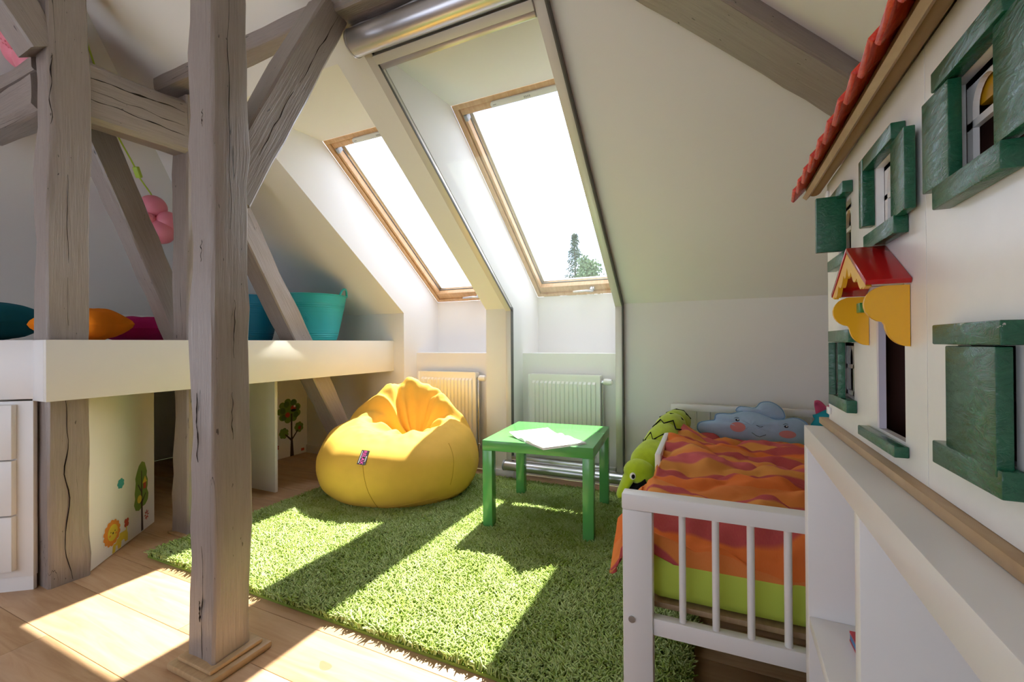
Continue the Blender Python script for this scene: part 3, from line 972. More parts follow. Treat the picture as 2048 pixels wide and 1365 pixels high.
def tub(label, mat, c, r0, r1, h):
    t = thing('storage_tub', label, 'tub', c)
    prof = [(0.0, 0.004), (r0 - .01, 0.004), (r0, 0.012)]
    n = 46
    for k in range(n + 1):
        z = 0.012 + (h - 0.02) * k / n
        r = r0 + (r1 - r0) * (k / n) ** 0.85
        band = 1.0 if (k < 12 or 27 < k < 40) else 0.0
        r += 0.0022 * band * math.sin(k * math.pi * 0.9)
        prof.append((r, z))
    prof += [(r1 + .006, h - .006), (r1 + .006, h), (r1 - .006, h)]
    for k in range(12):
        f = k / 11
        prof.append((r1 - .006 + (r0 - r1) * f * 0.97, h - 0.004 - (h - 0.02) * f))
    prof.append((0.0, 0.016))
    obj('bucket', MB().lathe(prof, (c[0], c[1], c[2]), 56), mat, t, smooth=50)
    for s in (-1, 1):
        a = math.radians(28 if s > 0 else 208)
        ax, tg = V(math.cos(a), math.sin(a), 0), V(-math.sin(a), math.cos(a), 0)
        base = V(*c) + ax * (r1 + .002) + V(0, 0, h - .003)
        pts = []
        for k in range(17):
            u = -1 + 2 * k / 16
            pts.append(base + tg * (u * 0.075) + V(0, 0, 0.052 * (1 - abs(u) ** 2.6)) - ax * (0.012 * (u * u)))
        obj('handle', MB().tube(pts, 0.0075, 10), mat, t)
    # embossed diamond facing the room
    for a in (math.radians(-52),):
        ax, tg = V(math.cos(a), math.sin(a), 0), V(-math.sin(a), math.cos(a), 0)
        rr = r0 + (r1 - r0) * 0.60 + 0.002
        q = V(*c) + ax * rr + V(0, 0, h * 0.48)
        lean = V(0, 0, 1) + ax * ((r1 - r0) / h)
        dm = MB()
        for s in (1.0, 0.62):
            dm.tube([q + lean * .036 * s, q + tg * .026 * s, q - lean * .036 * s, q - tg * .026 * s, q + lean * .036 * s], 0.0016, 6)
        obj('embossed_diamond', dm, mat, t)
    return t
tub('turquoise flexible tub with handle at the right end of the platform', M_TEAL_TUB, (-2.665, 2.30, ZD - .004), 0.165, 0.232, 0.33)
tub('darker blue flexible tub partly hidden behind foreground post', M_BLUE_TUB, (-3.13, 2.12, ZD - .004), 0.165, 0.225, 0.33)

def blob_lamp(label, c, s, cord):
    t = thing('blob_lamp', label, 'lamp', c)
    C = V(*c)
    er, ef, ez = V(.907, .421, 0), V(-.421, .907, 0), V(0, 0, 1)
    b = MB()
    for (dx, dz, df, r) in ((0, .062, 0, .072), (-.02, -.035, .02, .066), (.05, -.085, 0, .070), (.075, -.02, .02, .062), (.0, -.01, .05, .075)):
        b.ellip(C + er * dx * s + ez * dz * s + ef * df * s, (r * s, r * s, r * s), 24, 16)
    obj('lamp_body', b, M_PINK, t, smooth=80)
    dm = MB()
    q = C + er * .008 * s - ez * .022 * s - ef * .045 * s
    dm.ellip(q, (.040 * s, .040 * s, .040 * s), 20, 14)
    for i in range(90):
        z = 1 - 2 * (i + .5) / 90
        a = i * 2.399963
        rr = math.sqrt(1 - z * z)
        nrm = V(rr * math.cos(a), rr * math.sin(a), z)
        dm.ellip(q + nrm * .040 * s, (.0035 * s,) * 3, 6, 4)
    obj('dimpled_ball', dm, M_PINK, t, smooth=80)
    if cord:
        obj('cord', MB().tube([Vector(p) for p in cord], 0.0042, 8), M_CORD, t)
        m = Vector(cord[4 if len(cord) > 6 else 2])
        obj('cord_switch', MB().obox(m, V(.9, .42, 0), V(0.2, -.4, .89), V(.37, -.8, -.45), (-.014, .014), (-.03, .03), (-.011, .011)), M_CORD, t, bevel=0.004)
    return t
blob_lamp('pink blob-shaped lamp on green cord hanging by the leaning strut', (-3.05, 1.49, 1.70), 1.0,
          [(-3.055, 1.49, 1.82), (-3.06, 1.485, 1.845), (-3.02, 1.43, 1.88), (-2.990, 1.395, 1.90), (-2.967, 1.375, 1.919), (-2.945, 1.335, 1.97), (-2.92, 1.285, 2.03), (-2.896, 1.242, 2.082), (-2.79, 1.15, 2.20), (-2.682, 1.064, 2.302), (-2.593, 0.995, 2.37)])
blob_lamp('large pink blob-shaped lamp resting on the beam at the upper left corner', (-2.67, 0.84, 2.25), 1.2,
          [(-2.70, 0.83, 2.32), (-2.74, 0.81, 2.325), (-2.77, 0.79, 2.315), (-2.80, 0.77, 2.305), (-2.86, 0.75, 2.285)])

# ------------------------------------------------------------------ radiators
def radiator(label, x0, x1):
    t = thing('radiator', label, 'radiator', ((x0 + x1) / 2, 2.86, 0.0))
    z0, z1, yf, yb = 0.155, 0.725, 2.815, 2.885
    n = 15
    prof = []
    pad = 0.022
    wch = (x1 - x0 - 2 * pad) / n
    prof.append((x0 + 0.004, 0.0))
    for k in range(n):
        a = x0 + pad + k * wch
        prof += [(a + wch * .06, 0.0), (a + wch * .20, -0.013), (a + wch * .80, -0.013), (a + wch * .94, 0.0)]
    prof.append((x1 - 0.004, 0.0))
    mb = MB()
    zz = [(z0, 0.0), (z0 + .030, 0.0), (z0 + .046, 1.0), (z1 - .060, 1.0), (z1 - .045, 0.0), (z1 - .006, 0.0), (z1, -0.6)]
    m = len(prof)
    for z, s in zz:
        for x, d in prof:
            mb.v.append((x, yf + (d * s if s >= 0 else 0.005) + 0.013, z))
    for i in range(len(zz) - 1):
        for k in range(m - 1):
            a = i * m + k
            mb.f.append((a, a + 1, a + m + 1, a + m))
    fp = obj('front_panel', mb, M_RAD, t, smooth=30)
    obj('rear_panel', MB().box(x0 + .004, x1 - .004, yb - .012, yb, z0, z1 - .01), M_RAD, t, bevel=.004)
    g = MB().box(x0 + .004, x1 - .004, yf + .012, yf + .022, z1 - .01, z1).box(x0 + .004, x1 - .004, yb - .008, yb, z1 - .01, z1)
    k = x0 + .012
    while k < x1 - .01:
        g.box(k, k + .005, yf + .022, yb - .008, z1 - .006, z1 - .001)
        k += .014
    obj('top_grille', g, M_RAD, t)
    for s, x in ((0, x0), (1, x1)):
        obj('side_cover', MB().box(x - .004, x + .004, yf + .008, yb, z0 + .004, z1 - .002), M_RAD, t, bevel=.002)
    yv = (yf + yb) / 2
    v = obj('valve', MB().tube([(x1 + .004, yv, z1 - .045), (x1 + .03, yv, z1 - .045)], .011, 12).tube([(x1 + .012, yv, z1 - .045), (x1 + .012, yv, 0.1)], .0075, 10), M_CHROME, t)
    hd_ = MB().tube([(x1 + .022, yv - .004, z1 - .042), (x1 + .028, yv - .004, z1 - .042), (x1 + .050, yv - .004, z1 - .042), (x1 + .074, yv - .004, z1 - .042), (x1 + .078, yv - .004, z1 - .042)], [.017, .021, .022, .019, .013], 20)
    obj('thermostat_head', hd_, M_RAD, v)
    obj('lower_valve', MB().tube([(x1 + .002, yv, z0 + .04), (x1 + .022, yv, z0 + .04)], .010, 12).ellip((x1 + .02, yv, z0 + .04), (.013,) * 3, 12, 8), M_CHROME, t)
    return t
radiator('ribbed radiator under the left roof window, behind the bean bag', -2.115, -1.61)
radiator('ribbed radiator under the right roof window, behind the green table', -1.185, -0.69)

# ------------------------------------------------------------------ roller insect screen in front of the right window
rs = thing('roller_screen', 'aluminium-framed roller insect screen over the right roof window and radiator', 'blind', (-0.89, 2.71, 0.0))
YH = 1.37   # where the cassette sits on the slope
LS = (D - YH) / 0.8089
OA = V(0, D, KZ)
for nm, x0, x1 in (('guide_rail', -1.302, -1.262), ('guide_rail', -0.562, -0.522)):
    g = MB().box(x0, x1, D - .034, D - .001, 0.10, KZ - 0.004)
    g.obox(OA + V(x0, 0, 0), V(1, 0, 0), SV, NV, (0, x1 - x0), (0.0, LS), (0.001, 0.034))
    gr = obj(nm, g, M_GUIDE, rs, bevel=.002)
    ex = x1 if nm and x0 > -1 else x1
    e = MB()
    xe = x1 + .001 if x0 > -1 else x1 + .0005
    gw = .006 if x0 > -1 else .0025
    e.box(xe, xe + gw, D - .040, D - .002, 0.10, KZ - .004)
    e.obox(OA + V(xe, 0, 0), V(1, 0, 0), SV, NV, (0, gw), (0.0, LS), (0.001 if x0 > -1 else 0.022, 0.040 if x0 > -1 else 0.034))
    obj('rail_gasket', e, M_GASKET, gr)
    j = MB().obox(OA + V(x0 - .001, 0, 0), V(1, 0, 0), V(0, 0, 1), V(0, 1, 0), (0, x1 - x0 + .002), (-.012, .008), (-.040, 0))
    obj('corner_joint', j, M_GASKET, gr)
cs = OA + SV * (LS + 0.012) + NV * 0.046
tube_pts = [(-1.304, cs.y, cs.z), (-0.512, cs.y, cs.z)]
cas = obj('cassette', MB().tube(tube_pts, 0.050, 32), M_ALU, rs, smooth=40)
for x in (-1.310, -0.512):
    obj('end_cap', MB().tube([(x, cs.y, cs.z), (x + .006, cs.y, cs.z)], .0525, 32), M_ALU, cas)
hr = MB().obox(OA, V(1, 0, 0), SV, NV, (-1.262, -.562), (LS - .085, LS - .050), (.004, .045))
obj('head_rail', hr, M_GUIDE, rs, bevel=.003)
obj('pull_bar', MB().obox(OA, V(1, 0, 0), SV, NV, (-1.258, -.566), (LS - .112, LS - .087), (.008, .030)), M_ALU, rs, bevel=.004)
btm = obj('bottom_tube', MB().tube([(-1.30, D - .062, 0.118), (-0.515, D - .062, 0.118)], 0.032, 24), M_ALU, rs, smooth=40)
for x in (-1.308, -0.515):
    obj('end_cap', MB().tube([(x, D - .062, .118), (x + .012, D - .062, .118)], .035, 24), plain('grey_cap', (0.3, 0.31, 0.33), .4), btm)
obj('bottom_bar', MB().box(-1.262, -.562, D - .045, D - .020, 0.150, 0.178), M_ALU, rs, bevel=.003)
sc = MB().add([(-1.262, D - .020, .15), (-.562, D - .020, .15), (-.562, D - .020, KZ - .006), (-1.262, D - .020, KZ - .006)], [(0, 1, 2, 3)])
q0, q1 = OA + NV * .018, OA + NV * .018 + SV * (LS - .03)
sc.add([(-1.262, D - .020, KZ - .006), (-.562, D - .020, KZ - .006), (-.562, q1.y, q1.z), (-1.262, q1.y, q1.z)], [(0, 1, 2, 3)])
obj('screen_mesh', sc, M_SCREEN, rs, smooth=0)

# ------------------------------------------------------------------ shag rug
RX0, RX1, RY0, RY1 = -2.30, -0.06, 1.085, 2.70
rug = thing('shag_rug', 'grass green shaggy rug on the oak floor', 'rug', ((RX0 + RX1) / 2, (RY0 + RY1) / 2, 0))
obj('backing', MB().box(RX0 + .01, RX1 - .01, RY0 + .01, RY1 - .01, 0.001, 0.010), M_ROADBASE, rug)
def build_pile():
    rng = np.random.default_rng(11)
    N = 105000
    rx = RX0 + .012 + (RX1 - RX0 - .024) * rng.random(N)
    ry = RY0 + .012 + (RY1 - RY0 - .024) * rng.random(N)
    # round the corners a little
    rad = 0.05
    dx = np.maximum(np.maximum(RX0 + rad - rx, rx - RX1 + rad), 0)
    dy = np.maximum(np.maximum(RY0 + rad - ry, ry - RY1 + rad), 0)
    keep = (dx * dx + dy * dy) < rad * rad
    rx, ry = rx[keep], ry[keep]
    N = len(rx)
    # pile leaning direction in drifting clumps
    ang = 6.283 * (fbm(rx * 5, ry * 5, 3) * 1.8) + rng.normal(0, 1.7, N)
    clump = fbm(rx * 16 + 40, ry * 16, 2)
    turn = rng.normal(0, 1.3, N)
    ln = 0.032 + 0.010 * rng.random(N) + 0.012 * clump
    lean = 0.5 + 0.45 * rng.random(N)
    dxy = np.stack([np.cos(ang), np.sin(ang)], 1)
    wob = rng.normal(0, 0.25, (N, 2))
    p0 = np.stack([rx, ry, np.full(N, 0.008)], 1)
    hgt = ln * (1 - 0.35 * lean)
    p1 = p0 + np.concatenate([dxy * (ln * 0.25 * lean)[:, None], (hgt * 0.62)[:, None]], 1)
    p2 = p0 + np.concatenate([(dxy * 0.35 + np.stack([np.cos(ang + turn), np.sin(ang + turn)], 1) * 0.5) * (ln * 0.95 * lean)[:, None], (hgt)[:, None]], 1)
    w = 0.0027 + 0.0009 * rng.random(N)
    # three-sided yarn
    phi = rng.random(N) * 6.283
    V_ = np.empty((N, 9, 3))
    for k in range(3):
        a = phi + k * 2.0944
        off = np.stack([np.cos(a), np.sin(a), np.zeros(N)], 1)
        V_[:, k] = p0 + off * w[:, None]
        V_[:, 3 + k] = p1 + off * (w * 1.15)[:, None]
        o2 = np.stack([np.cos(a) * 0.7, np.sin(a) * 0.7, np.sin(a) * 0.5], 1)
        V_[:, 6 + k] = p2 + o2 * (w * 0.75)[:, None]
    tri = []
    for s in (0, 3):
        for k in range(3):
            k2 = (k + 1) % 3
            tri.append((s + k, s + k2, s + 3 + k2, s + 3 + k))
    F = np.array(tri)[None] + (np.arange(N) * 9)[:, None, None]
    F = F.reshape(-1, 4)
    tips = (np.array([[6, 7, 8]])[None] + (np.arange(N) * 9)[:, None, None]).reshape(-1, 3)
    me = bpy.data.meshes.new('pile')
    nv = N * 9
    nq, nt = len(F), len(tips)
    me.vertices.add(nv)
    off_ = np.array([(RX0 + RX1) / 2, (RY0 + RY1) / 2, 0])
    me.vertices.foreach_set('co', (V_.reshape(-1, 3) - off_).ravel())
    me.loops.add(nq * 4 + nt * 3)
    me.loops.foreach_set('vertex_index', np.concatenate([F.ravel(), tips.ravel()]))
    me.polygons.add(nq + nt)
    ls = np.concatenate([np.arange(nq) * 4, nq * 4 + np.arange(nt) * 3])
    me.polygons.foreach_set('loop_start', ls)
    me.polygons.foreach_set('use_smooth', np.ones(nq + nt, bool))
    me.update(calc_edges=True)
    at = me.attributes.new('tint', 'FLOAT', 'POINT')
    tn = np.clip(0.5 + 0.9 * clump + rng.normal(0, 0.22, N), 0, 1)
    at.data.foreach_set('value', np.repeat(tn, 9))
    me.materials.append(M_YARN)
    o = bpy.data.objects.new('pile', me)
    COL.objects.link(o)
    o.parent = rug
    o['kind'] = 'stuff'
build_pile()

# ------------------------------------------------------------------ bean bag
bb = thing('bean_bag', 'big yellow canvas bean bag slumped on the green rug', 'bean bag', (-1.826, 2.262, 0.018))
BC = V(-1.826, 2.262, 0.018)
BR, BF = V(.907, .421, 0), V(-.421, .907, 0)     # to the right / away from the camera
def wrap(a):
    return (a + math.pi) % (2 * math.pi) - math.pi
def gs(x, s):
    return math.exp(-(x / s) ** 2)
BAG_H = [(-3.1416, .395), (-2.5, .402), (-2.0, .430), (-1.7, .452), (-1.45, .455), (-1.26, .475), (-1.08, .575), (-0.65, .645), (-0.22, .675), (0.2, .655), (0.6, .622),
         (1.0, .572), (1.2, .535), (1.36, .445), (1.6, .445), (2.0, .427), (2.6, .398), (3.1416, .395)]
def tabl(tab, x):
    for (x0, y0), (x1, y1) in zip(tab, tab[1:]):
        if x <= x1:
            f = (x - x0) / (x1 - x0)
            f = f * f * (3 - 2 * f)
            return y0 + (y1 - y0) * f
    return tab[-1][1]
def bag_profile(th):
    """th measured from straight away; positive to the right"""
    th = wrap(th)
    H = tabl(BAG_H, th)
    k = 1 / (1 + math.exp((abs(th - 0.05) - 1.18) / 0.12))
    rr = 0.262 - 0.016 * k
    rout = 0.485 + 0.010 * math.sin(3 * th + 1) - 0.015 * gs(th, 0.7)
    cz = 0.315
    pts = [(0.0, cz), (0.04, cz + 0.004), (0.095, cz + 0.22 * (H - cz)), (0.148, cz + 0.66 * (H - cz)), (rr - .055, H - 0.018), (rr + .005, H),
           (rr + 0.060 + .012 * (1 - k), H - 0.020 - 0.028 * k), (0.425 - .045 * k, (0.60 * H + 0.075) * k + (H - .072) * (1 - k)), (rout - .014, 0.27 + 0.04 * k), (rout, 0.19), (rout - .012, 0.11), (rout - 0.055, 0.035), (rout - 0.12, 0.0), (0.25, 0.0), (0.0, 0.0)]
    return pts
def cr(pts, t):
    n = len(pts) - 1
    x = min(max(t, 0), 1) * n
    i = min(int(x), n - 1)
    f = x - i
    p0, p1, p2, p3 = pts[max(i - 1, 0)], pts[i], pts[i + 1], pts[min(i + 2, n)]
    out = []
    for a, b, c, d in zip(p0, p1, p2, p3):
        out.append(0.5 * ((2 * b) + (-a + c) * f + (2 * a - 5 * b + 4 * c - d) * f * f + (-a + 3 * b - 3 * c + d) * f ** 3))
    return out
def bag_point(u, v):
    th = u * 2 * math.pi
    r, z = cr(bag_profile(th), v)
    r = max(r, 0)
    top = 1 / (1 + math.exp((v - 0.50) / 0.05))
    # folds running out of the sunk seat
    fold = 0.020 * math.sin(5 * th + 1.2 + 1.4 * math.sin(2 * th)) + 0.011 * math.sin(11 * th + 0.5 + 7 * r)
    fold += 0.020 * noise.noise(Vector((math.sin(th) * 3.2 + 4, math.cos(th) * 3.2, r * 9)))
    wv = 0.25 * math.sin(r * 14)
    sharp = -0.055 * gs(wrap(th + 0.50 + wv), 0.11) + 0.022 * gs(wrap(th + 0.22 + wv), 0.12) - 0.045 * gs(wrap(th - 0.78 + wv), 0.10) - 0.035 * gs(wrap(th + 1.65 - wv), 0.13) - 0.03 * gs(wrap(th - 1.75 - wv), .10) - 0.022 * gs(wrap(th + 2.35), .12)
    crin = 0.007 * noise.noise(Vector((math.sin(th) * r * 26, math.cos(th) * r * 26, 2.0))) + 0.010 * (0.25 - abs(noise.noise(Vector((math.sin(th) * r * 11 + 5, math.cos(th) * r * 11, 7.0)))))
    z += crin * top * gs(r - 0.22, 0.16)
    env = gs(r - 0.15, 0.10) * top
    z += (fold + sharp) * env
    # slack ripples on the body
    body = gs(z - 0.22, 0.2) * (1 - top)
    r += body * (0.008 * noise.noise(Vector((math.sin(th) * 2.5, math.cos(th) * 2.5, z * 4 + 3))) + 0.004 * noise.noise(Vector((math.sin(th) * 7, math.cos(th) * 7, z * 9))))
    low = gs(z - 0.06, 0.05) * (1 - top)
    r += low * 0.005 * math.sin(9 * th + 14 * z)
    cx, cy = 0.075 * (1 - min(r / 0.4, 1)), 0.03 * (1 - min(r / 0.4, 1))
    z = max(z, 0.0)
    return BC + BR * (r * math.sin(th) * 1.02 + cx) + BF * (r * math.cos(th) * 0.96 + cy) + V(0, 0, z)
bag = MB().grid(bag_point, 220, 130, cu=True)
obj('bag', bag, M_BEAN, bb, smooth=80)
def bag_line(f, n=40):
    return [bag_point(*f(k / n)) for k in range(n + 1)]
for u0, u1, v0, v1 in ((0.537, 0.515, 0.56, 0.80), (0.36, 0.375, 0.50, 0.70), (0.80, 0.79, 0.52, 0.8), (0.19, 0.2, 0.5, 0.8)):
    obj('seam', MB().tube(bag_line(lambda t: (u0 + (u1 - u0) * t, v0 + (v1 - v0) * t)), 0.0016, 6), M_SEAM, bb)
obj('bottom_seam', MB().tube(bag_line(lambda t: (0.545 - 0.30 * t, 0.845 - 0.085 * math.sin(t * math.pi)), 60), 0.0016, 6), M_BEAN, bb)
# woven tag sewn into the front seam
tq = bag_point(0.538, 0.545)
tq2 = bag_point(0.538, 0.50)
tdn = (tq2 - tq).normalized()
tn_ = (BF * -0.75 + V(0, 0, .66))
tn_ = (tn_ - tdn * tn_.dot(tdn)).normalized()
tx = tdn.cross(tn_).normalized()
if tx.dot(BR) < 0:
    tx = -tx
to = tq + tn_ * 0.006 - tdn * 0.0
tg_ = obj('tag', MB().obox(to, tx, tdn, tn_, (-.022, .024), (-.030, .052), (-.0006, .0008)), M_TAG, bb)
def text_part(body, size, o, ax, ay, mat, parent, name, bold=0.0):
    cu = bpy.data.curves.new(name, 'FONT')
    cu.body = body
    cu.size = size
    cu.align_x = 'CENTER'
    cu.align_y = 'CENTER'
    cu.offset = bold
    tmp = bpy.data.objects.new(name, cu)
    COL.objects.link(tmp)
    dg = bpy.context.evaluated_depsgraph_get()
    me = bpy.data.meshes.new_from_object(tmp.evaluated_get(dg))
    bpy.data.objects.remove(tmp)
    nz = ax.cross(ay)
    mb = MB()
    mb.v = [tuple(o + ax * v.co.x + ay * v.co.y + nz * v.co.z) for v in me.vertices]
    mb.f = [tuple(p.vertices) for p in me.polygons]
    return obj(name, mb, mat, parent, smooth=0)
text_part('RELAX', 0.026, to + tdn * .011 + tx * .0 + tn_ * .0013, -tdn, tx if (-tdn).cross(tx).dot(tn_) > 0 else -tx, M_TAGPINK, tg_, 'tag_lettering', 0.0006)
wl_ = MB()
wl_.obox(to, tx, tdn, tn_, (-.017, -.014), (-.022, .045), (.0008, .0012)).obox(to, tx, tdn, tn_, (.015, .018), (-.012, .02), (.0008, .0012))
obj('tag_small_print', wl_, M_PAPER, tg_)

# ------------------------------------------------------------------ green side table and notebook
TR = math.radians(5.0)
tc_ = V(-0.812, 2.228, 0)
tb = thing('side_table', 'square bright green side table standing on the shaggy rug', 'table', tuple(tc_), TR)
h_, L_ = 0.275, 0.05
obj('tabletop', MB().box(-h_, h_, -h_, h_, 0.408, 0.458), M_GREEN_TABLE, tb, bevel=0.0012, world=False)
for sx in (-1, 1):
    for sy in (-1, 1):
        x0, y0 = (h_ - .0008 - L_) if sx > 0 else -h_ + .0008, (h_ - .0008 - L_) if sy > 0 else -h_ + .0008
        obj('leg', MB().box(x0, x0 + L_, y0, y0 + L_, 0.010, 0.4075), M_GREEN_TABLE, tb, bevel=0.0012, world=False)

nbx, nby = V(-0.817, 1.925, 0.4582), None
e_r = (V(-0.681, 2.10, 0) - V(-0.817, 1.925, 0)).normalized()       # along the near right page edge
e_l = V(-e_r.y, e_r.x, 0)                                           # towards the left page
nb = thing('notebook', 'open white notebook lying on the green table', 'notebook', (-0.86, 2.13, 0.4582))
PWd, PH = 0.17, 0.235
SP = V(-0.845, 1.965, 0.4582)
def page(sgn, bulge, thick, curl):
    mb = MB()
    nu, nv = 16, 8
    def fn(u, v, top):
        x = u * PWd
        z = (thick + bulge * math.sin(min(u * 2.2, 1) * math.pi) * (1 - u) ) if top else 0.001
        z += curl * max(0, u - 0.35) ** 1.6
        return SP + (e_l if sgn > 0 else -e_l) * x * (1 - 0.06 * abs(curl)) + e_r * (v * PH) + V(0, 0, z)
    mb.grid(lambda u, v: fn(u, v, True), nu, nv)
    k = len(mb.v)
    mb.grid(lambda u, v: fn(u, v, False), nu, nv)
    w = nv + 1
    for i in range(nu):
        for j in (0, nv):
            a = i * w + j
            mb.f.append((a, a + w, a + w + k, a + k))
    for j in range(nv):
        for i in (0, nu):
            a = i * w + j
            mb.f.append((a, a + 1, a + 1 + k, a + k))
    return mb
obj('page_block', page(-1, 0.006, 0.009, 0.0), M_PAPER, nb, smooth=40, fix=True)
obj('page_block', page(1, 0.014, 0.004, 0.035), M_PAPER, nb, smooth=40, fix=True)
cv = MB().obox(SP, e_l, e_r, V(0, 0, 1), (-PWd - .004, 0.004), (-.003, PH + .003), (0, .0016))
obj('cover', cv, plain('grey_card', (0.55, 0.55, 0.52), .6), nb)

# ------------------------------------------------------------------ child's bed
BO = V(-0.201, 1.03, 0)
BROT = 0.022
bed = thing('toddler_bed', 'white wooden toddler bed with spindle footboard against the window wall', 'bed', tuple(BO), BROT)
BW, BL = 0.77, 1.625
def bedpart(name, mb, mat=M_BEDWHITE, bevel=0.002, parent=None, **kw):
    return obj(name, mb, mat, parent or bed, bevel=bevel, world=False, **kw)
for y0, nm in ((0.0, 'foot'), (BL - .036, 'head')):
    for x0 in (0.0, BW - .066):
        lg = bedpart('post', MB().box(x0, x0 + .066, y0, y0 + .036, 0.014 if x0 < .3 else 0.0, 0.5565), bevel=.003)
        if nm == 'foot':
            bedpart('bolt', MB().tube([(x0 + .020, y0 + .001, .308), (x0 + .020, y0 - .003, .308)], .0075, 16).tube([(x0 + .020, y0 - .003, .308), (x0 + .020, y0 - .0036, .308)], .004, 6), M_BOLT, 0, lg)
    bedpart('top_rail', MB().box(-.001, BW + .001, y0 - .002, y0 + .038, 0.557, 0.593), bevel=.003)
    bedpart('lower_rail', MB().box(.066, BW - .066, y0 + .006, y0 + .030, 0.279, 0.317), bevel=.002)
    k = .128
    while k < BW - .08:
        bedpart('spindle', MB().tube([(k, y0 + .018, .3165), (k, y0 + .018, .5575)], .0075, 14), bevel=0)
        k += .0672
for x0 in (0.002, BW - .024):
    bedpart('side_rail', MB().box(x0, x0 + .022, .036, BL - .036, 0.215, 0.34), bevel=.002)
gr_ = bedpart('guard_rail', MB().box(.002, .024, .69, BL - .036, .455, .525), bevel=.006)
for y0 in (.72, 1.2):
    bedpart('guard_upright', MB().box(.005, .021, y0, y0 + .05, .34, .456), bevel=.002)
bedpart('slat_frame', MB().box(.026, .05, .04, BL - .04, .300, .322).box(BW - .05, BW - .026, .04, BL - .04, .300, .322), M_SLAT, 0)
for k in range(13):
    y0 = .045 + k * (BL - .15) / 12
    bedpart('slat', MB().box(.026, BW - .026, y0, y0 + .06, .3225, .335), M_SLAT, .001)

mt = MB()
def mat_fn(u, v):
    return None
mo = thing('mattress', 'mattress in a lime green fitted sheet on the toddler bed', 'mattress', tuple(BO + V(.385, .8, .335)), BROT)
mm = MB().box(-.355, .355, -.745, .765, 0.001, 0.115)
me_ = obj('sheet', mm, M_LIME, mo, bevel=0.028, world=False, smooth=60)

# striped duvet: a draped, wrinkled sheet
def build_duvet():
    nu, nv = 150, 190
    X0, X1, Y0, Y1 = 0.028, 0.735, 0.062, 1.40     # bed-local top area
    SK = 0.13                                     # hanging skirt at left and at the foot
    uu = np.linspace(-SK, X1 - X0, nu)
    vv = np.linspace(-0.10, Y1 - Y0, nv)
    U, W = np.meshgrid(uu, vv, indexing='ij')
    # head edge runs slantwise and is tucked lower at right
    W = np.where(W > 0.9, 0.9 + (W - 0.9) * (1.0 - 0.10 * (U > 0.2) * np.clip((U - 0.2) / 0.4, 0, 1)), W)
    wr = 0.115 * fbm(U * 4.2 + 3, W * 5.5 + U * 2.5, 4) + 0.125 * np.abs(fbm(U * 3.1 + W * 3.3 + 9, W * 6.5 - U * 4 + 2, 3)) 
    fold = 0.017 * np.sin(W * 34 + 5 * fbm(U * 2.2, W * 2, 2) * 4 + U * 7) * np.clip(0.35 + 3 * fbm(U * 2 + 30, W * 2, 2), 0, 1)
    z = 0.472 + wr + fold
    z += 0.050 * np.exp(-((U - 0.03) / 0.09) ** 2) * np.exp(-((W - 1.15) / 0.35) ** 2)       # bunched on the guard rail
    z += 0.030 * np.exp(-((U - 0.22) / 0.12) ** 2 - ((W - 0.95) / 0.13) ** 2)
    z += 0.022 * np.exp(-((W - 0.10) / 0.10) ** 2)
    z -= 0.020 * np.clip((W - 1.0) / 0.3, 0, 1) * np.clip((U - 0.15) / 0.3, 0, 1)
    # left edge: overhang bulges past the rail near the foot, lies on the guard rail near the head
    near = 1 / (1 + np.exp((W - 0.55) / 0.06))
    R_ = 0.05
    def drop(dn):      # dn = metres past the edge -> (outward, down)
        q = np.clip(dn / (R_ * np.pi / 2), 0, 1) * np.pi / 2
        out = R_ * np.sin(q)
        dwn = R_ * (1 - np.cos(q)) + np.clip(dn - R_ * np.pi / 2, 0, None)
        return out, dwn
    dl = np.clip(-U, 0, None)
    ox, dz = drop(dl * (0.30 + 0.62 * near))
    X = X0 + np.clip(U, 0, None) - ox * (0.20 + 0.45 * near) - 0.035 * near * np.clip((dl - 0.085) / 0.045, 0, 1)
    df = np.clip(-W, 0, None)
    oy, dzf = drop(df)
    Y = Y0 + np.clip(W, 0, None) - np.minimum(oy * 0.28, 0.014)
    z = z - np.maximum(dz * 0.95, dzf * 0.9)
    X = X + 0.012 * fbm(U * 9, W * 9, 2) * (dl > 0)
    rag = 0.02 * np.sin(W * 21) * (dl > 0.1)
    z = np.maximum(z + rag, 0.385)
    mb = MB()
    c, s = math.cos(BROT), math.sin(BROT)
    P = np.stack([X, Y, z], -1).reshape(-1, 3)
    mb.v = [(BO.x + c * p[0] - s * p[1], BO.y + s * p[0] + c * p[1], p[2]) for p in P]
    mb.uv = [(float(a), float(b)) for a, b in zip(U.ravel() + 0.02 * np.sin(W.ravel() * 9), W.ravel() + 0.035 * np.sin(U.ravel() * 7 + W.ravel() * 3) + 0.05 * U.ravel())]
    for i in range(nu - 1):
        for j in range(nv - 1):
            a = i * nv + j
            mb.f.append((a, a + nv, a + nv + 1, a + 1))
    org = (BO.x + .35, BO.y + .7, 0.45)
    o = obj('duvet', mb, M_DUVET, origin=org, smooth=80)
    tag(o, 'rumpled orange and pink striped duvet spread over the toddler bed', 'duvet')
    md = o.modifiers.new('thickness', 'SOLIDIFY')
    md.thickness = 0.007
    md.offset = -1
build_duvet()

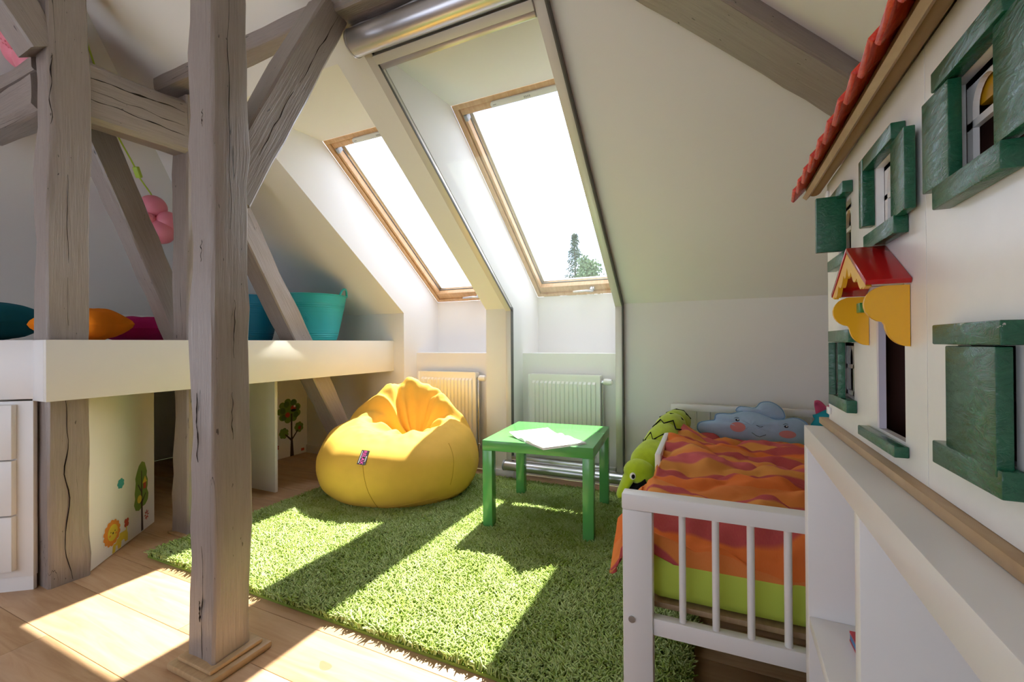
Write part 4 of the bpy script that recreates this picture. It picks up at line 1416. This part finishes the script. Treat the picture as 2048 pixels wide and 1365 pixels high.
# cloud pillow leaning on the headboard
cp = thing('cloud_pillow', 'pale blue cloud-shaped pillow with smiling face at the head of the bed', 'pillow', (0.15, 2.50, 0.44))
CO = V(0.15, 2.46, 0.445)
ca_, cb_ = V(1, 0.02, 0), V(0, 0.16, 0.987).normalized()
cc_ = ca_.cross(cb_).normalized()            # towards the camera (-y)
outl = [(-0.245, 0.055), (-0.235, 0.080), (-0.19, 0.092), (-0.165, 0.098), (-0.158, 0.125), (-0.13, 0.132), (-0.09, 0.132), (-0.06, 0.142), (-0.03, 0.150), (0.0, 0.152), (0.03, 0.148), (0.07, 0.132), (0.10, 0.118), (0.14, 0.118), (0.18, 0.128), (0.21, 0.122), (0.235, 0.10), (0.24, 0.07), (0.236, 0.03), (0.21, 0.0), (0.15, -0.012), (0.05, -0.01), (-0.05, -0.012), (-0.14, -0.008), (-0.20, 0.012), (-0.235, 0.035)]
def puffy(out, h, o, a, b, c, rings=7):
    n = len(out)
    # densify
    pts = []
    for i in range(n):
        p0, p1, p2, p3 = out[i - 1], out[i], out[(i + 1) % n], out[(i + 2) % n]
        for f in (0, .34, .67):
            pts.append(tuple(0.5 * ((2 * q1) + (-q0 + q2) * f + (2 * q0 - 5 * q1 + 4 * q2 - q3) * f * f + (-q0 + 3 * q1 - 3 * q2 + q3) * f ** 3) for q0, q1, q2, q3 in zip(p0, p1, p2, p3)))
    cx = sum(p[0] for p in pts) / len(pts)
    cz = sum(p[1] for p in pts) / len(pts)
    mb = MB()
    N_ = len(pts)
    for sgn in (1, -1):
        base = len(mb.v)
        for r in range(rings):
            s = 1 - r / rings
            hz = sgn * h * (1 - s ** 2.2) ** 0.6
            for x, y_ in pts:
                w_ = 0.004 * noise.noise(Vector((x * 22, y_ * 22, s * 2))) * (1 - s)
                mb.v.append(tuple(o + a * (cx + (x - cx) * s) + b * (cz + (y_ - cz) * s) + c * (hz + w_)))
        mb.v.append(tuple(o + a * cx + b * cz + c * (sgn * h)))
        last = len(mb.v) - 1
        for r in range(rings - 1):
            for k in range(N_):
                k2 = (k + 1) % N_
                f = (base + r * N_ + k, base + r * N_ + k2, base + (r + 1) * N_ + k2, base + (r + 1) * N_ + k)
                mb.f.append(f if sgn > 0 else tuple(reversed(f)))
        for k in range(N_):
            f = (base + (rings - 1) * N_ + k, base + (rings - 1) * N_ + (k + 1) % N_, last)
            mb.f.append(f if sgn > 0 else tuple(reversed(f)))
    return mb, [o + a * x + b * y_ for x, y_ in pts]
body, rim = puffy(outl, 0.042, CO, ca_, cb_, cc_)
obj('cushion_body', body, M_CLOUD, cp, smooth=80)
obj('piping', MB().tube(rim + rim[:1], 0.0035, 8), M_CLOUDPIPE, cp, smooth=60)
ear = [(0.02, 0.135), (-0.06, 0.145), (-0.055, 0.168), (-0.02, 0.170), (0.02, 0.168), (0.045, 0.195), (0.085, 0.200), (0.12, 0.182), (0.14, 0.155), (0.142, 0.125), (0.10, 0.115), (0.06, 0.125)]
eb, er_ = puffy(ear, 0.026, CO - cc_ * 0.012, ca_, cb_, cc_, 6)
obj('top_lobe', eb, M_CLOUD, cp, smooth=80)
obj('piping', MB().tube(er_ + er_[:1], 0.003, 8), M_CLOUDPIPE, cp, smooth=60)
def cloud_h(x, y_):
    # approximate surface height of the puffed face
    return 0.0425
def on_cloud(x, y_, lift=0.0):
    best = None
    n_pts = len(rim)
    cx, cz = 0.0, 0.07
    # radial fraction to the outline
    ang = math.atan2(y_ - cz, x - cx)
    rr = math.hypot(x - cx, y_ - cz)
    R_ = 0.3
    for i in range(len(outl)):
        (x0, y0), (x1, y1) = outl[i], outl[(i + 1) % len(outl)]
        dx, dy = math.cos(ang), math.sin(ang)
        den = dx * (y1 - y0) - dy * (x1 - x0)
        if abs(den) < 1e-9:
            continue
        t = ((x0 - cx) * (y1 - y0) - (y0 - cz) * (x1 - x0)) / den
        s = ((x0 - cx) * dy - (y0 - cz) * dx) / den
        if t > 0 and -0.01 <= s <= 1.01:
            R_ = min(R_, t)
    s = min(rr / R_, 1)
    return CO + ca_ * x + cb_ * y_ + cc_ * (0.042 * max(1 - s ** 2.2, 0) ** 0.6 + 0.0025 + lift)
def face_patch(name, cx, cy, rx, ry, mat, lift=0.0):
    mb = MB()
    mb.v.append(tuple(on_cloud(cx, cy, lift)))
    n = 20
    for k in range(n):
        t = 2 * math.pi * k / n
        mb.v.append(tuple(on_cloud(cx + rx * math.cos(t), cy + ry * math.sin(t), lift)))
    mb.f = [(0, 1 + k, 1 + (k + 1) % n) for k in range(n)]
    return obj(name, mb, mat, cp, smooth=60)
face_patch('cheek', -0.062, 0.070, 0.034, 0.024, M_CHEEK)
face_patch('cheek', 0.148, 0.050, 0.036, 0.018, M_CHEEK)
for ex, ey in ((-0.063, 0.104), (0.143, 0.086)):
    face_patch('eye', ex, ey, 0.009, 0.006, M_BLACK, 0.001)
    face_patch('eye_glint', ex + .002, ey + .0015, 0.0035, 0.0025, M_EYEW, 0.002)
    obj('eyelash', MB().tube([on_cloud(ex - .012, ey + .009, .001), on_cloud(ex - .002, ey + .013, .001), on_cloud(ex + .008, ey + .011, .001)], .001, 6), M_BLACK, cp)
obj('mouth', MB().tube([on_cloud(-.002, .048, .001), on_cloud(.018, .034, .001), on_cloud(.032, .030, .001), on_cloud(.058, .042, .001)], .0012, 6), M_BLACK, cp)
obj('nose', MB().tube([on_cloud(.018, .084, .001), on_cloud(.034, .076, .001), on_cloud(.046, .080, .001)], .0012, 6), M_BLACK, cp)

# crocodile soft toy draped over the guard rail
ck = thing('crocodile_toy', 'lime green plush crocodile with open mouth hanging over the bed rail', 'soft toy', (-0.26, 2.2, 0.2))
er, ef, ez = V(.907, .421, 0), V(-.421, .907, 0), V(0, 0, 1)
spine = [V(-0.185, 2.53, 0.515), V(-0.200, 2.42, 0.520), V(-0.215, 2.31, 0.505), V(-0.235, 2.19, 0.475), V(-0.265, 2.07, 0.432), V(-0.300, 1.96, 0.385)]
def sp(t):
    return Vector(cr([tuple(p) for p in spine], t))
pts, rs_ = [], []
for k in range(61):
    t = k / 60
    pts.append(sp(t))
    puff = abs(math.sin(t * math.pi * 4.0)) ** 0.5
    rs_.append((0.062 + 0.012 * min(t * 2.5, 1)) * (0.84 + 0.16 * puff) * (1 - 0.25 * max(0, (t - 0.9) / 0.1)))
obj('body', MB().tube(pts, rs_, 28), M_CROC, ck, smooth=80)
for ti, (t0, amp) in enumerate(((0.10, .7), (0.30, .8), (0.50, .9), (0.72, 1.0))):
    z_ = []
    for k in range(7):
        s = -1 + 2 * k / 6
        t = t0 + (0.045 if k % 2 else -0.035)
        t = min(max(t, 0.01), 0.98)
        d = (sp(min(t + .02, 1)) - sp(max(t - .02, 0))).normalized()
        side = d.cross(V(0, 0, 1)).normalized()
        upv = side.cross(d).normalized()
        i = int(t * 60)
        R_ = rs_[i] + 0.002
        a = s * 1.25
        z_.append(sp(t) + side * (R_ * math.sin(a)) + upv * (R_ * math.cos(a)))
    obj('spine_stripe', MB().tube(z_, 0.0038, 6), M_BLACK, ck)
HC = V(-0.306, 1.945, 0.378)
def hp_(r, z, f=0.0):
    return HC + er * r + ez * z + ef * f
head = MB()
head.ellip(hp_(0.0, 0.01), (.066, .062, .052), 22, 14, (er, ef, ez))
obj('head', head, M_CROC, ck, smooth=80)
def jaw(a, b, r0, r1, flat):
    a, b = Vector(a), Vector(b)
    d = (b - a).normalized()
    s = d.cross(ef).normalized()
    mb = MB()
    n, m = 20, 14
    for i in range(m + 1):
        t = i / m
        r = r0 + (r1 - r0) * t
        if t > 0.8:
            r *= math.sqrt(max(1 - ((t - .8) / .2) ** 2, 0.0)) * 0.98 + 0.02
        c = a + (b - a) * t
        for k in range(n):
            q = 2 * math.pi * k / n
            mb.v.append(tuple(c + s * (r * flat * math.cos(q)) + ef * (r * 1.25 * math.sin(q))))
    for i in range(m):
        for k in range(n):
            mb.f.append((i * n + k, i * n + (k + 1) % n, (i + 1) * n + (k + 1) % n, (i + 1) * n + k))
    mb.f.append(tuple(range(n)))
    mb.f.append(tuple(reversed(range(m * n, m * n + n))))
    return mb
obj('upper_jaw', jaw(hp_(-.030, .012), hp_(-.092, -.105), .040, .022, .60), M_CROC, ck, smooth=80, fix=True)
obj('lower_jaw', jaw(hp_(.040, .010), hp_(.062, -.115), .034, .020, .55), M_CROC, ck, smooth=80, fix=True)
mw = MB()
mw.add([hp_(.006, -.006, -.064), hp_(-.078, -.100, -.044), hp_(.056, -.110, -.044), hp_(.006, -.004, .045), hp_(-.078, -.100, .03), hp_(.056, -.110, .03), hp_(-.01, -.08, -.030)],
       [(0, 1, 6), (0, 6, 2), (3, 5, 4), (0, 3, 4, 1), (0, 2, 5, 3), (1, 4, 5, 2, 6)])
obj('mouth_lining', mw, M_BLACK, ck, smooth=0, fix=True)
ey = obj('eye', MB().ellip(hp_(-.042, .004, -.052), (.013, .008, .015), 16, 10, (er, ef, ez)), M_EYEW, ck, smooth=80)
obj('pupil', MB().ellip(hp_(-.042, .004, -.058), (.0075, .0045, .0095), 14, 8, (er, ef, ez)), M_BLACK, ey, smooth=80)

# folded towel and rose cloth at the right end of the headboard
tw = MB().grid(lambda u, v: V(0.415 + .15 * u + .01 * math.sin(v * 9), 2.47 + .10 * math.sin(v * math.pi) * (0.4 + .6 * math.sin(u * math.pi)) * -1 + .10, 0.47 + .115 * v + .02 * math.sin(u * math.pi) + .006 * math.sin(9 * u + 4 * v)), 24, 18)
o = obj('towel', tw, M_TOWEL, origin=(0.49, 2.52, 0.47), smooth=80)
o.modifiers.new('thickness', 'SOLIDIFY').thickness = 0.018
tag(o, 'bunched teal cloth at the far right of the bed beside the dollhouse', 'cloth')
rc = MB().grid(lambda u, v: V(0.435 + .10 * u, 2.585 + .02 * math.sin(v * 3.1), 0.585 + .045 * u * 0 + .055 * v - .04 * u + .008 * math.sin(u * 12)), 14, 8)
o = obj('rose_cloth', rc, M_PINKCLOTH, origin=(0.48, 2.585, 0.58), smooth=80)
o.modifiers.new('thickness', 'SOLIDIFY').thickness = 0.010
tag(o, 'small rose red cloth over the headboard end above the teal cloth', 'cloth')

# ------------------------------------------------------------------ bookcase in the right foreground
BP = -0.02038
bk = thing('bookcase', 'white open cube bookcase in the right foreground carrying the dollhouse', 'bookcase', (0, 0, 0), BP)
BX0, BX1 = 0.121, 0.511
def bkp(name, mb, bevel=.0012, **kw):
    return obj(name, mb, M_WHITE, bk, bevel=bevel, world=False, **kw)
bkp('top_panel', MB().box(BX0, BX1, -0.62, 0.941, 0.755, 0.79))
bkp('base_panel', MB().box(BX0, BX1, -0.62, 0.941, 0.0, 0.035))
bkp('end_panel', MB().box(BX0, BX1, 0.908, 0.941, 0.0352, 0.7548))
bkp('end_panel', MB().box(BX0, BX1, -0.62, -0.587, 0.0352, 0.7548))
ys = [0.908, 0.597, 0.576, 0.258, 0.239, -0.079, -0.098, -0.587]
for a, b in ((0.576, 0.597), (0.239, 0.258), (-0.098, -0.079)):
    bkp('divider', MB().box(BX0 + .001, BX1 - .008, a, b, 0.0352, 0.7548))
for a, b in ((0.5975, 0.9075), (0.2585, 0.5755), (-0.0785, 0.2385), (-0.5865, -0.0985)):
    bkp('shelf', MB().box(BX0 + .001, BX1 - .008, a, b, 0.448, 0.467) if a > .5 or a < .2 else MB().box(BX0 + .001, BX1 - .008, a, b, 0.30, 0.319))
bkp('back_panel', MB().box(BX1 - .0075, BX1 - .001, -0.586, 0.907, 0.0355, 0.7545), 0)
book = thing('book', 'red and blue picture book lying on the bookcase shelf', 'book', (0.24, 0.745, 0.467))
obj('cover', MB().obox((0.19, 0.640, 0.4675), V(1, .02, 0), V(-.02, 1, 0), V(0, 0, 1), (0, .16), (0, .215), (0, .003)).obox((0.19, 0.640, 0.4675), V(1, .02, 0), V(-.02, 1, 0), V(0, 0, 1), (0, .16), (0, .215), (.013, .016)), plain('book_red', (0.55, 0.03, 0.05), .4), book)
obj('pages', MB().obox((0.19, 0.640, 0.4675), V(1, .02, 0), V(-.02, 1, 0), V(0, 0, 1), (0.0005, .158), (0.001, .2145), (.003, .013)), plain('book_blue', (0.05, 0.20, 0.42), .5), book)

# ------------------------------------------------------------------ dollhouse on the bookcase
dh = thing('dollhouse', 'white wooden dollhouse with green shutters and red tiled roof on the bookcase', 'dollhouse', (0.28, 0.54, 0.79))
WX, BXF = 0.179, 0.166        # wall face, front of the applied blocks
HY0, HY1, HZ0, HZ1 = 0.14, 0.945, 0.802, 1.216
obj('base_board', MB().box(0.168, 0.455, 0.115, 0.969, 0.7905, 0.8015), M_BOARD, dh, bevel=.001)
def holed(y0, y1, z0, z1, holes, x0, x1):
    yy = sorted({y0, y1, *[h[0] for h in holes], *[h[1] for h in holes]})
    zz = sorted({z0, z1, *[h[2] for h in holes], *[h[3] for h in holes]})
    yy = [q for q in yy if y0 <= q <= y1]
    zz = [q for q in zz if z0 <= q <= z1]
    mb = MB()
    ny, nz = len(yy) - 1, len(zz) - 1
    solid = [[not any(h[0] <= (yy[i] + yy[i + 1]) / 2 <= h[1] and h[2] <= (zz[j] + zz[j + 1]) / 2 <= h[3] for h in holes) for j in range(nz)] for i in range(ny)]
    def q(pts, flip):
        mb.add(pts, [(0, 1, 2, 3) if not flip else (3, 2, 1, 0)])
    for i in range(ny):
        for j in range(nz):
            if not solid[i][j]:
                continue
            a, b, c, d = yy[i], yy[i + 1], zz[j], zz[j + 1]
            q([(x0, a, c), (x0, a, d), (x0, b, d), (x0, b, c)], False)
            q([(x1, a, c), (x1, a, d), (x1, b, d), (x1, b, c)], True)
            if i == 0 or not solid[i - 1][j]:
                q([(x0, a, c), (x1, a, c), (x1, a, d), (x0, a, d)], False)
            if i == ny - 1 or not solid[i + 1][j]:
                q([(x0, b, c), (x1, b, c), (x1, b, d), (x0, b, d)], True)
            if j == 0 or not solid[i][j - 1]:
                q([(x0, a, c), (x0, b, c), (x1, b, c), (x1, a, c)], False)
            if j == nz - 1 or not solid[i][j + 1]:
                q([(x0, a, d), (x0, b, d), (x1, b, d), (x1, a, d)], True)
    return mb
WIN_UP = [(0.792, 0.868, 1.070, 1.150), (0.592, 0.682, 1.068, 1.152), (0.392, 0.486, 1.068, 1.150)]
WIN_LO = [(0.785, 0.868, 0.856, 0.937), (0.595, 0.682, 0.833, 1.0), (0.405, 0.482, 0.856, 0.936)]
SEAM = 0.5405  # joint of the two hinged halves
obj('front_wall', holed(SEAM + .0006, HY1, HZ0, HZ1, WIN_UP[:2] + WIN_LO[:2], WX, WX + .008), M_HOUSE, dh, smooth=0, fix=True)
obj('front_wall', holed(HY0, SEAM - .0006, HZ0, HZ1, WIN_UP[2:] + WIN_LO[2:], WX, WX + .008), M_HOUSE, dh, smooth=0, fix=True)
obj('side_wall', MB().box(WX + .0085, 0.43, HY1 - .009, HY1, HZ0, HZ1), M_HOUSE, dh)
obj('side_wall', MB().box(WX + .0085, 0.43, HY0, HY0 + .009, HZ0, HZ1), M_HOUSE, dh)
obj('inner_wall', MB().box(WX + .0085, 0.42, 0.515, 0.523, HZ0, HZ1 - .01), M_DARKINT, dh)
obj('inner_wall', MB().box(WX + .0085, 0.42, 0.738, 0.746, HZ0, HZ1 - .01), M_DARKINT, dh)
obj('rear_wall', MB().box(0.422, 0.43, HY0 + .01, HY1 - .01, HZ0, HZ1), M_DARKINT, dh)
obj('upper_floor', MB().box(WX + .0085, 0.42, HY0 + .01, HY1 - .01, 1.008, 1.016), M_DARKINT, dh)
obj('attic_floor', MB().box(WX + .0085, 0.43, HY0 + .001, HY1 - .001, HZ1 - .008, HZ1), M_BOARD, dh)
def sash(y0, y1, z0, z1):
    mb = MB()
    x0, x1 = WX + .0085, WX + .0125
    f = .009
    ym = (y0 + y1) / 2
    zm = z0 + (z1 - z0) * .55
    for a, b, c, d in ((y0, y1, z0, z0 + f * .8), (y0, y0 + f, z0, z1), (y1 - f, y1, z0, z1), (ym - .003, ym + .003, z0, z1), (y0, y1, zm - .003, zm + .003), (y0, y1, z1 - .005, z1)):
        mb.box(x0, x1, a, b, c, d)
    for a, b in ((y0 + f, ym - .003), (ym + .003, y1 - f)):
        r = (b - a) / 2
        cy, cz = (a + b) / 2, z1 - .006 - r
        n = 12
        for k in range(n):
            t0, t1 = math.pi * k / n, math.pi * (k + 1) / n
            p = [(cy + r * math.cos(t0), cz + r * math.sin(t0)), (cy + r * math.cos(t1), cz + r * math.sin(t1))]
            mb.prism([p[0], p[1], (p[1][0], z1), (p[0][0], z1)], (x0, 0, 0), V(0, 1, 0), V(0, 0, 1), V(1, 0, 0), 0, x1 - x0)
    return mb
def block(name, y0, y1, z0, z1, mat=M_GREENP, x0=BXF, parent=None, bevel=.0012):
    return obj(name, MB().box(x0, WX - .0003, y0, y1, z0, z1), mat, parent or dh, bevel=bevel)
def swing(name, hinge_y, w, sgn, ang, z0, z1, mat=M_GREENP, thick=.009):
    """shutter leaf: sgn=+1 extends to larger y when flat; ang = opening from flat"""
    d = V(-math.sin(ang), sgn * math.cos(ang), 0)
    n = V(-d.y * sgn, d.x * sgn, 0)
    if n.x > 0:
        n = -n
    return obj(name, MB().obox((WX - .001 - (0 if ang > .3 else .001), hinge_y, 0), d, n, V(0, 0, 1), (0, w), (0, thick), (z0, z1)), mat, dh, bevel=.001, fix=True)
# upper row
for (y0, y1, z0, z1), bz in zip(WIN_UP, (0, 0, 0)):
    w_ = thing  # no-op keeps names short
    obj('window_sash', sash(y0, y1, z0, z1), M_HOUSE, dh, smooth=0)
    obj('yellow_curtain', MB().box(WX + .014, WX + .030, y0 + .004, y1 - .004, z1 - .022, z1 - .002), M_YELLOWP, dh, bevel=.002)
block('lintel', 0.781, 0.866, 1.155, 1.172)
block('sill', 0.781, 0.881, 1.053, 1.070)
swing('shutter', 0.824, 0.038, 1, math.radians(90), 1.076, 1.160)
block('lintel', 0.585, 0.683, 1.151, 1.168)
block('sill', 0.580, 0.684, 1.051, 1.070)
block('shutter', 0.685, 0.701, 1.083, 1.168)
swing('shutter', 0.594, 0.046, -1, math.radians(3), 1.068, 1.148)
block('lintel', 0.386, 0.490, 1.149, 1.166)
block('sill', 0.390, 0.490, 1.050, 1.069)
swing('shutter', 0.4655, 0.045, 1, math.radians(2), 1.0695, 1.1485)
swing('shutter', 0.402, 0.050, -1, math.radians(2), 1.0695, 1.1485)
# lower row
obj('window_sash', sash(*WIN_LO[0]), M_HOUSE, dh, smooth=0)
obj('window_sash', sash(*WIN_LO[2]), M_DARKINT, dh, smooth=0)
block('lintel', 0.757, 0.881, 0.938, 0.956)
block('sill', 0.770, 0.881, 0.837, 0.855)
swing('shutter', 0.868, 0.030, -1, math.radians(20), 0.8555, 0.9375)
swing('shutter', 0.825, 0.030, -1, math.radians(12), 0.8555, 0.9375)
block('lintel', 0.392, 0.492, 0.9365, 0.953, M_GREENCHIP)
block('sill', 0.392, 0.494, 0.836, 0.855)
swing('shutter', 0.474, 0.078, -1, math.radians(2), 0.8495, 0.9355)
block('door_sill', 0.584, 0.715, 0.818, 0.830)
obj('door_jamb', MB().box(WX - .001, WX + .006, 0.6745, 0.6815, 0.8335, 0.999), plain('lilac_white_paint', (0.60, 0.57, 0.66), .4), dh)
ds = obj('toy_dresser', MB().box(0.30, 0.36, 0.60, 0.70, 0.803, 0.885), M_GREENP, dh, bevel=.001)
obj('toy_shelf', MB().box(0.29, 0.40, 0.56, 0.735, 0.915, 0.922).box(0.29, 0.40, 0.56, 0.735, 0.958, 0.965), M_BOARD, dh)
for z in (0.812, 1.19):
    obj('corner_clip', MB().box(WX - .004, WX - .0003, HY1 - .016, HY1 + .002, z, z + .012), M_HOUSE, dh, bevel=.001)
# porch
PY, PZ, EZ, HWp, PX = 0.648, 1.047, 1.003, 0.074, 0.1415
prf = lambda s: MB().add([(PX - .001, PY, PZ + .004), (WX - .0005, PY, PZ + .004), (WX - .0005, PY + s * (HWp + .003), EZ), (PX - .001, PY + s * (HWp + .003), EZ),
                          (PX - .001, PY, PZ - .002), (WX - .0005, PY, PZ - .002), (WX - .0005, PY + s * (HWp + .001), EZ - .005), (PX - .001, PY + s * (HWp + .001), EZ - .005)],
                         [(0, 1, 2, 3), (7, 6, 5, 4), (0, 3, 7, 4), (1, 5, 6, 2), (3, 2, 6, 7), (0, 4, 5, 1)])
for s in (-1, 1):
    obj('porch_roof', prf(s), M_REDP, dh, bevel=.0008, fix=True)
gp = [(0, PZ - .0025), (HWp, EZ - .0055), (HWp - .006, EZ - .009)]
for k in range(5):
    t = k / 4
    pass
gable = [(PY + HWp, EZ - .006), (PY + HWp - .010, EZ - .008)]
for s0, s1 in ((HWp - .010, HWp - .034), (HWp - .034, HWp - .058), (HWp - .058, 0.0)):
    for k in range(1, 9):
        t = k / 8
        y_ = s0 + (s1 - s0) * t
        base = EZ - .012 + (PZ - EZ - .012) * (1 - y_ / HWp)
        gable.append((PY + y_, base - .008 * math.sin(t * math.pi) + .004))
left = [(2 * PY - y_, z_) for y_, z_ in reversed(gable[:-1])]
gable = gable + left + [(PY, PZ - .003)]
obj('porch_gable', MB().prism(gable, (PX, 0, 0), V(0, 1, 0), V(0, 0, 1), V(1, 0, 0), 0, .005), M_YELLOWP, dh, smooth=0, fix=True)
ck_poly = [(WX - .0006, EZ - .006), (PX + .003, EZ - .006)]
for k in range(13):
    t = math.pi * (0.5 + k / 12 * 0.95)
    ck_poly.append((PX + .018 + .019 * math.cos(t), EZ - .025 + .019 * math.sin(t) * 1.0))
for k in range(1, 12):
    t = math.pi * (0.98 + k / 11 * 0.50)
    ck_poly.append((WX - .001 + .020 * math.cos(t), EZ - .045 + .024 * math.sin(t)))
ck_poly.append((WX - .0006, EZ - .069))
for yy in (PY - HWp + .004, PY + HWp - .009):
    obj('porch_cheek', MB().prism(ck_poly, (0, yy, 0), V(1, 0, 0), V(0, 0, 1), V(0, 1, 0), 0, .005), M_YELLOWP, dh, smooth=0, fix=True)
obj('porch_peg', MB().box(0.160, 0.176, 0.676, 0.690, 0.975, 0.987), plain('green_peg', (0.05, .22, .03), .3), dh, bevel=.001)
# roof
RA = math.radians(47)
rx0, rz0 = 0.146, 1.206
rdir = V(math.cos(RA), 0, math.sin(RA))
rn = V(-math.sin(RA), 0, math.cos(RA))
RL = 0.225
obj('eave_rod', MB().tube([(0.164, 0.115, 1.219), (0.164, 0.972, 1.219)], 0.0125, 20), M_FASCIA, dh)
obj('roof_deck', MB().obox((rx0, 0, rz0), rdir, V(0, 1, 0), rn, (0.0, RL), (0.115, 0.972), (-.008, 0)), M_BOARD, dh)
top_ = V(rx0, 0, rz0) + rdir * RL
obj('roof_deck', MB().obox((top_.x, 0, top_.z), V(rdir.x, 0, -rdir.z), V(0, 1, 0), V(rn.x * -1, 0, rn.z), (0.0, RL), (0.115, 0.972), (-.008, 0)), M_BOARD, dh)
tilt = math.radians(7)
tmesh = None
for r in range(6):
    for k in range(16):
        yb = 0.985 - k * .0545
        o_ = V(rx0, yb, rz0) + rdir * (-0.012 + r * .039) + rn * (0.002 + .004 * 1)
        ty = V(0, -math.cos(tilt), 0) + rn * math.sin(tilt)
        tn2 = rn * math.cos(tilt) + V(0, 1, 0) * math.sin(tilt)
        if tmesh is None:
            inv = XF[dh.name].to_3x3()
            mb = MB().obox((0, 0, 0), rdir, ty, tn2, (0, .050), (0, .058), (0, .0065))
            tmesh = make_mesh('roof_tile', mb, M_TILE, bevel=.002, fix=True)
        t_ = bpy.data.objects.new('roof_tile', tmesh)
        COL.objects.link(t_)
        t_.parent = dh
        t_.location = XF[dh.name] @ o_

# ------------------------------------------------------------------ outside: garden and trees
gd = MB().box(-60, 40, 6, 90, -6.3, -6.0)
g_ = struct('ground', gd, M_GRASS, smooth=0)
def conifer(label, base, H_, R_, seed, bare=0.0):
    rng = random.Random(seed)
    t = thing('conifer_tree', label, 'tree', base)
    B = V(*base)
    obj('trunk', MB().tube([B, B + V(.05, 0, H_ * .5), B + V(0, 0, H_)], [.22, .12, .02], 8), M_BARK, t)
    mb = MB()
    for i in range(5200):
        f = rng.random() ** 0.8
        z = H_ * (0.12 + 0.88 * f)
        env = R_ * (1 - f) ** 0.85 + 0.10
        env *= 0.65 + 0.45 * abs(math.sin(z * 5.2 + 1.3 * math.sin(z * 2.1)))
        a = rng.random() * 6.283
        r = env * math.sqrt(rng.random())
        p = B + V(r * math.cos(a), r * math.sin(a), z - 0.35 * r)
        d = V(math.cos(a + rng.uniform(-.7, .7)), math.sin(a), -0.6 + rng.uniform(-.5, .4)).normalized()
        s = V(-d.y, d.x, rng.uniform(-.5, .5)).normalized()
        l, w = rng.uniform(.10, .26), rng.uniform(.03, .06)
        mb.add([p - s * w, p + s * w, p + d * l], [(0, 1, 2)])
    obj('foliage', mb, M_CONIFER, t, smooth=0)
def broadleaf(label, base, H_, R_, seed):
    rng = random.Random(seed)
    t = thing('leafy_tree', label, 'tree', base)
    B = V(*base)
    obj('trunk', MB().tube([B, B + V(.1, 0, H_ * .4), B + V(-.05, 0, H_ * .9)], [.2, .14, .03], 8), M_BARK, t)
    mb = MB()
    cl = []
    for i in range(26):
        a = rng.random() * 6.283
        f = rng.random()
        rr = R_ * (0.25 + 0.75 * rng.random()) * (1 - 0.65 * f)
        cl.append((B + V(rr * math.cos(a), rr * math.sin(a), H_ * (0.45 + 0.52 * f)), rng.uniform(.35, .65) * R_ * .5))
    for i in range(5200):
        c, s_ = cl[rng.randrange(len(cl))]
        q = V(rng.gauss(0, 1), rng.gauss(0, 1), rng.gauss(0, 1)).normalized() * s_ * rng.random() ** .4
        p = c + q
        d = V(rng.gauss(0, 1), rng.gauss(0, 1), rng.gauss(0, 1)).normalized()
        s = d.cross(V(rng.gauss(0, 1), rng.gauss(0, 1), rng.gauss(0, 1))).normalized()
        l, w = rng.uniform(.10, .18), rng.uniform(.03, .06)
        mb.add([p, p + d * l * .5 + s * w, p + d * l, p + d * l * .5 - s * w], [(0, 1, 2, 3)])
    obj('foliage', mb, M_LEAF, t, smooth=0)
conifer('slender pointed conifer seen through the right roof window', (-8.15, 27.1, -6.0), 13.9, 1.9, 4)
broadleaf('leafy tree right of the conifer, outside the right roof window', (-5.62, 20.7, -6.0), 11.1, 1.7, 5)
broadleaf('low bushy tree left of the conifer, outside the right roof window', (-6.0, 17.4, -6.0), 9.45, 1.15, 6)
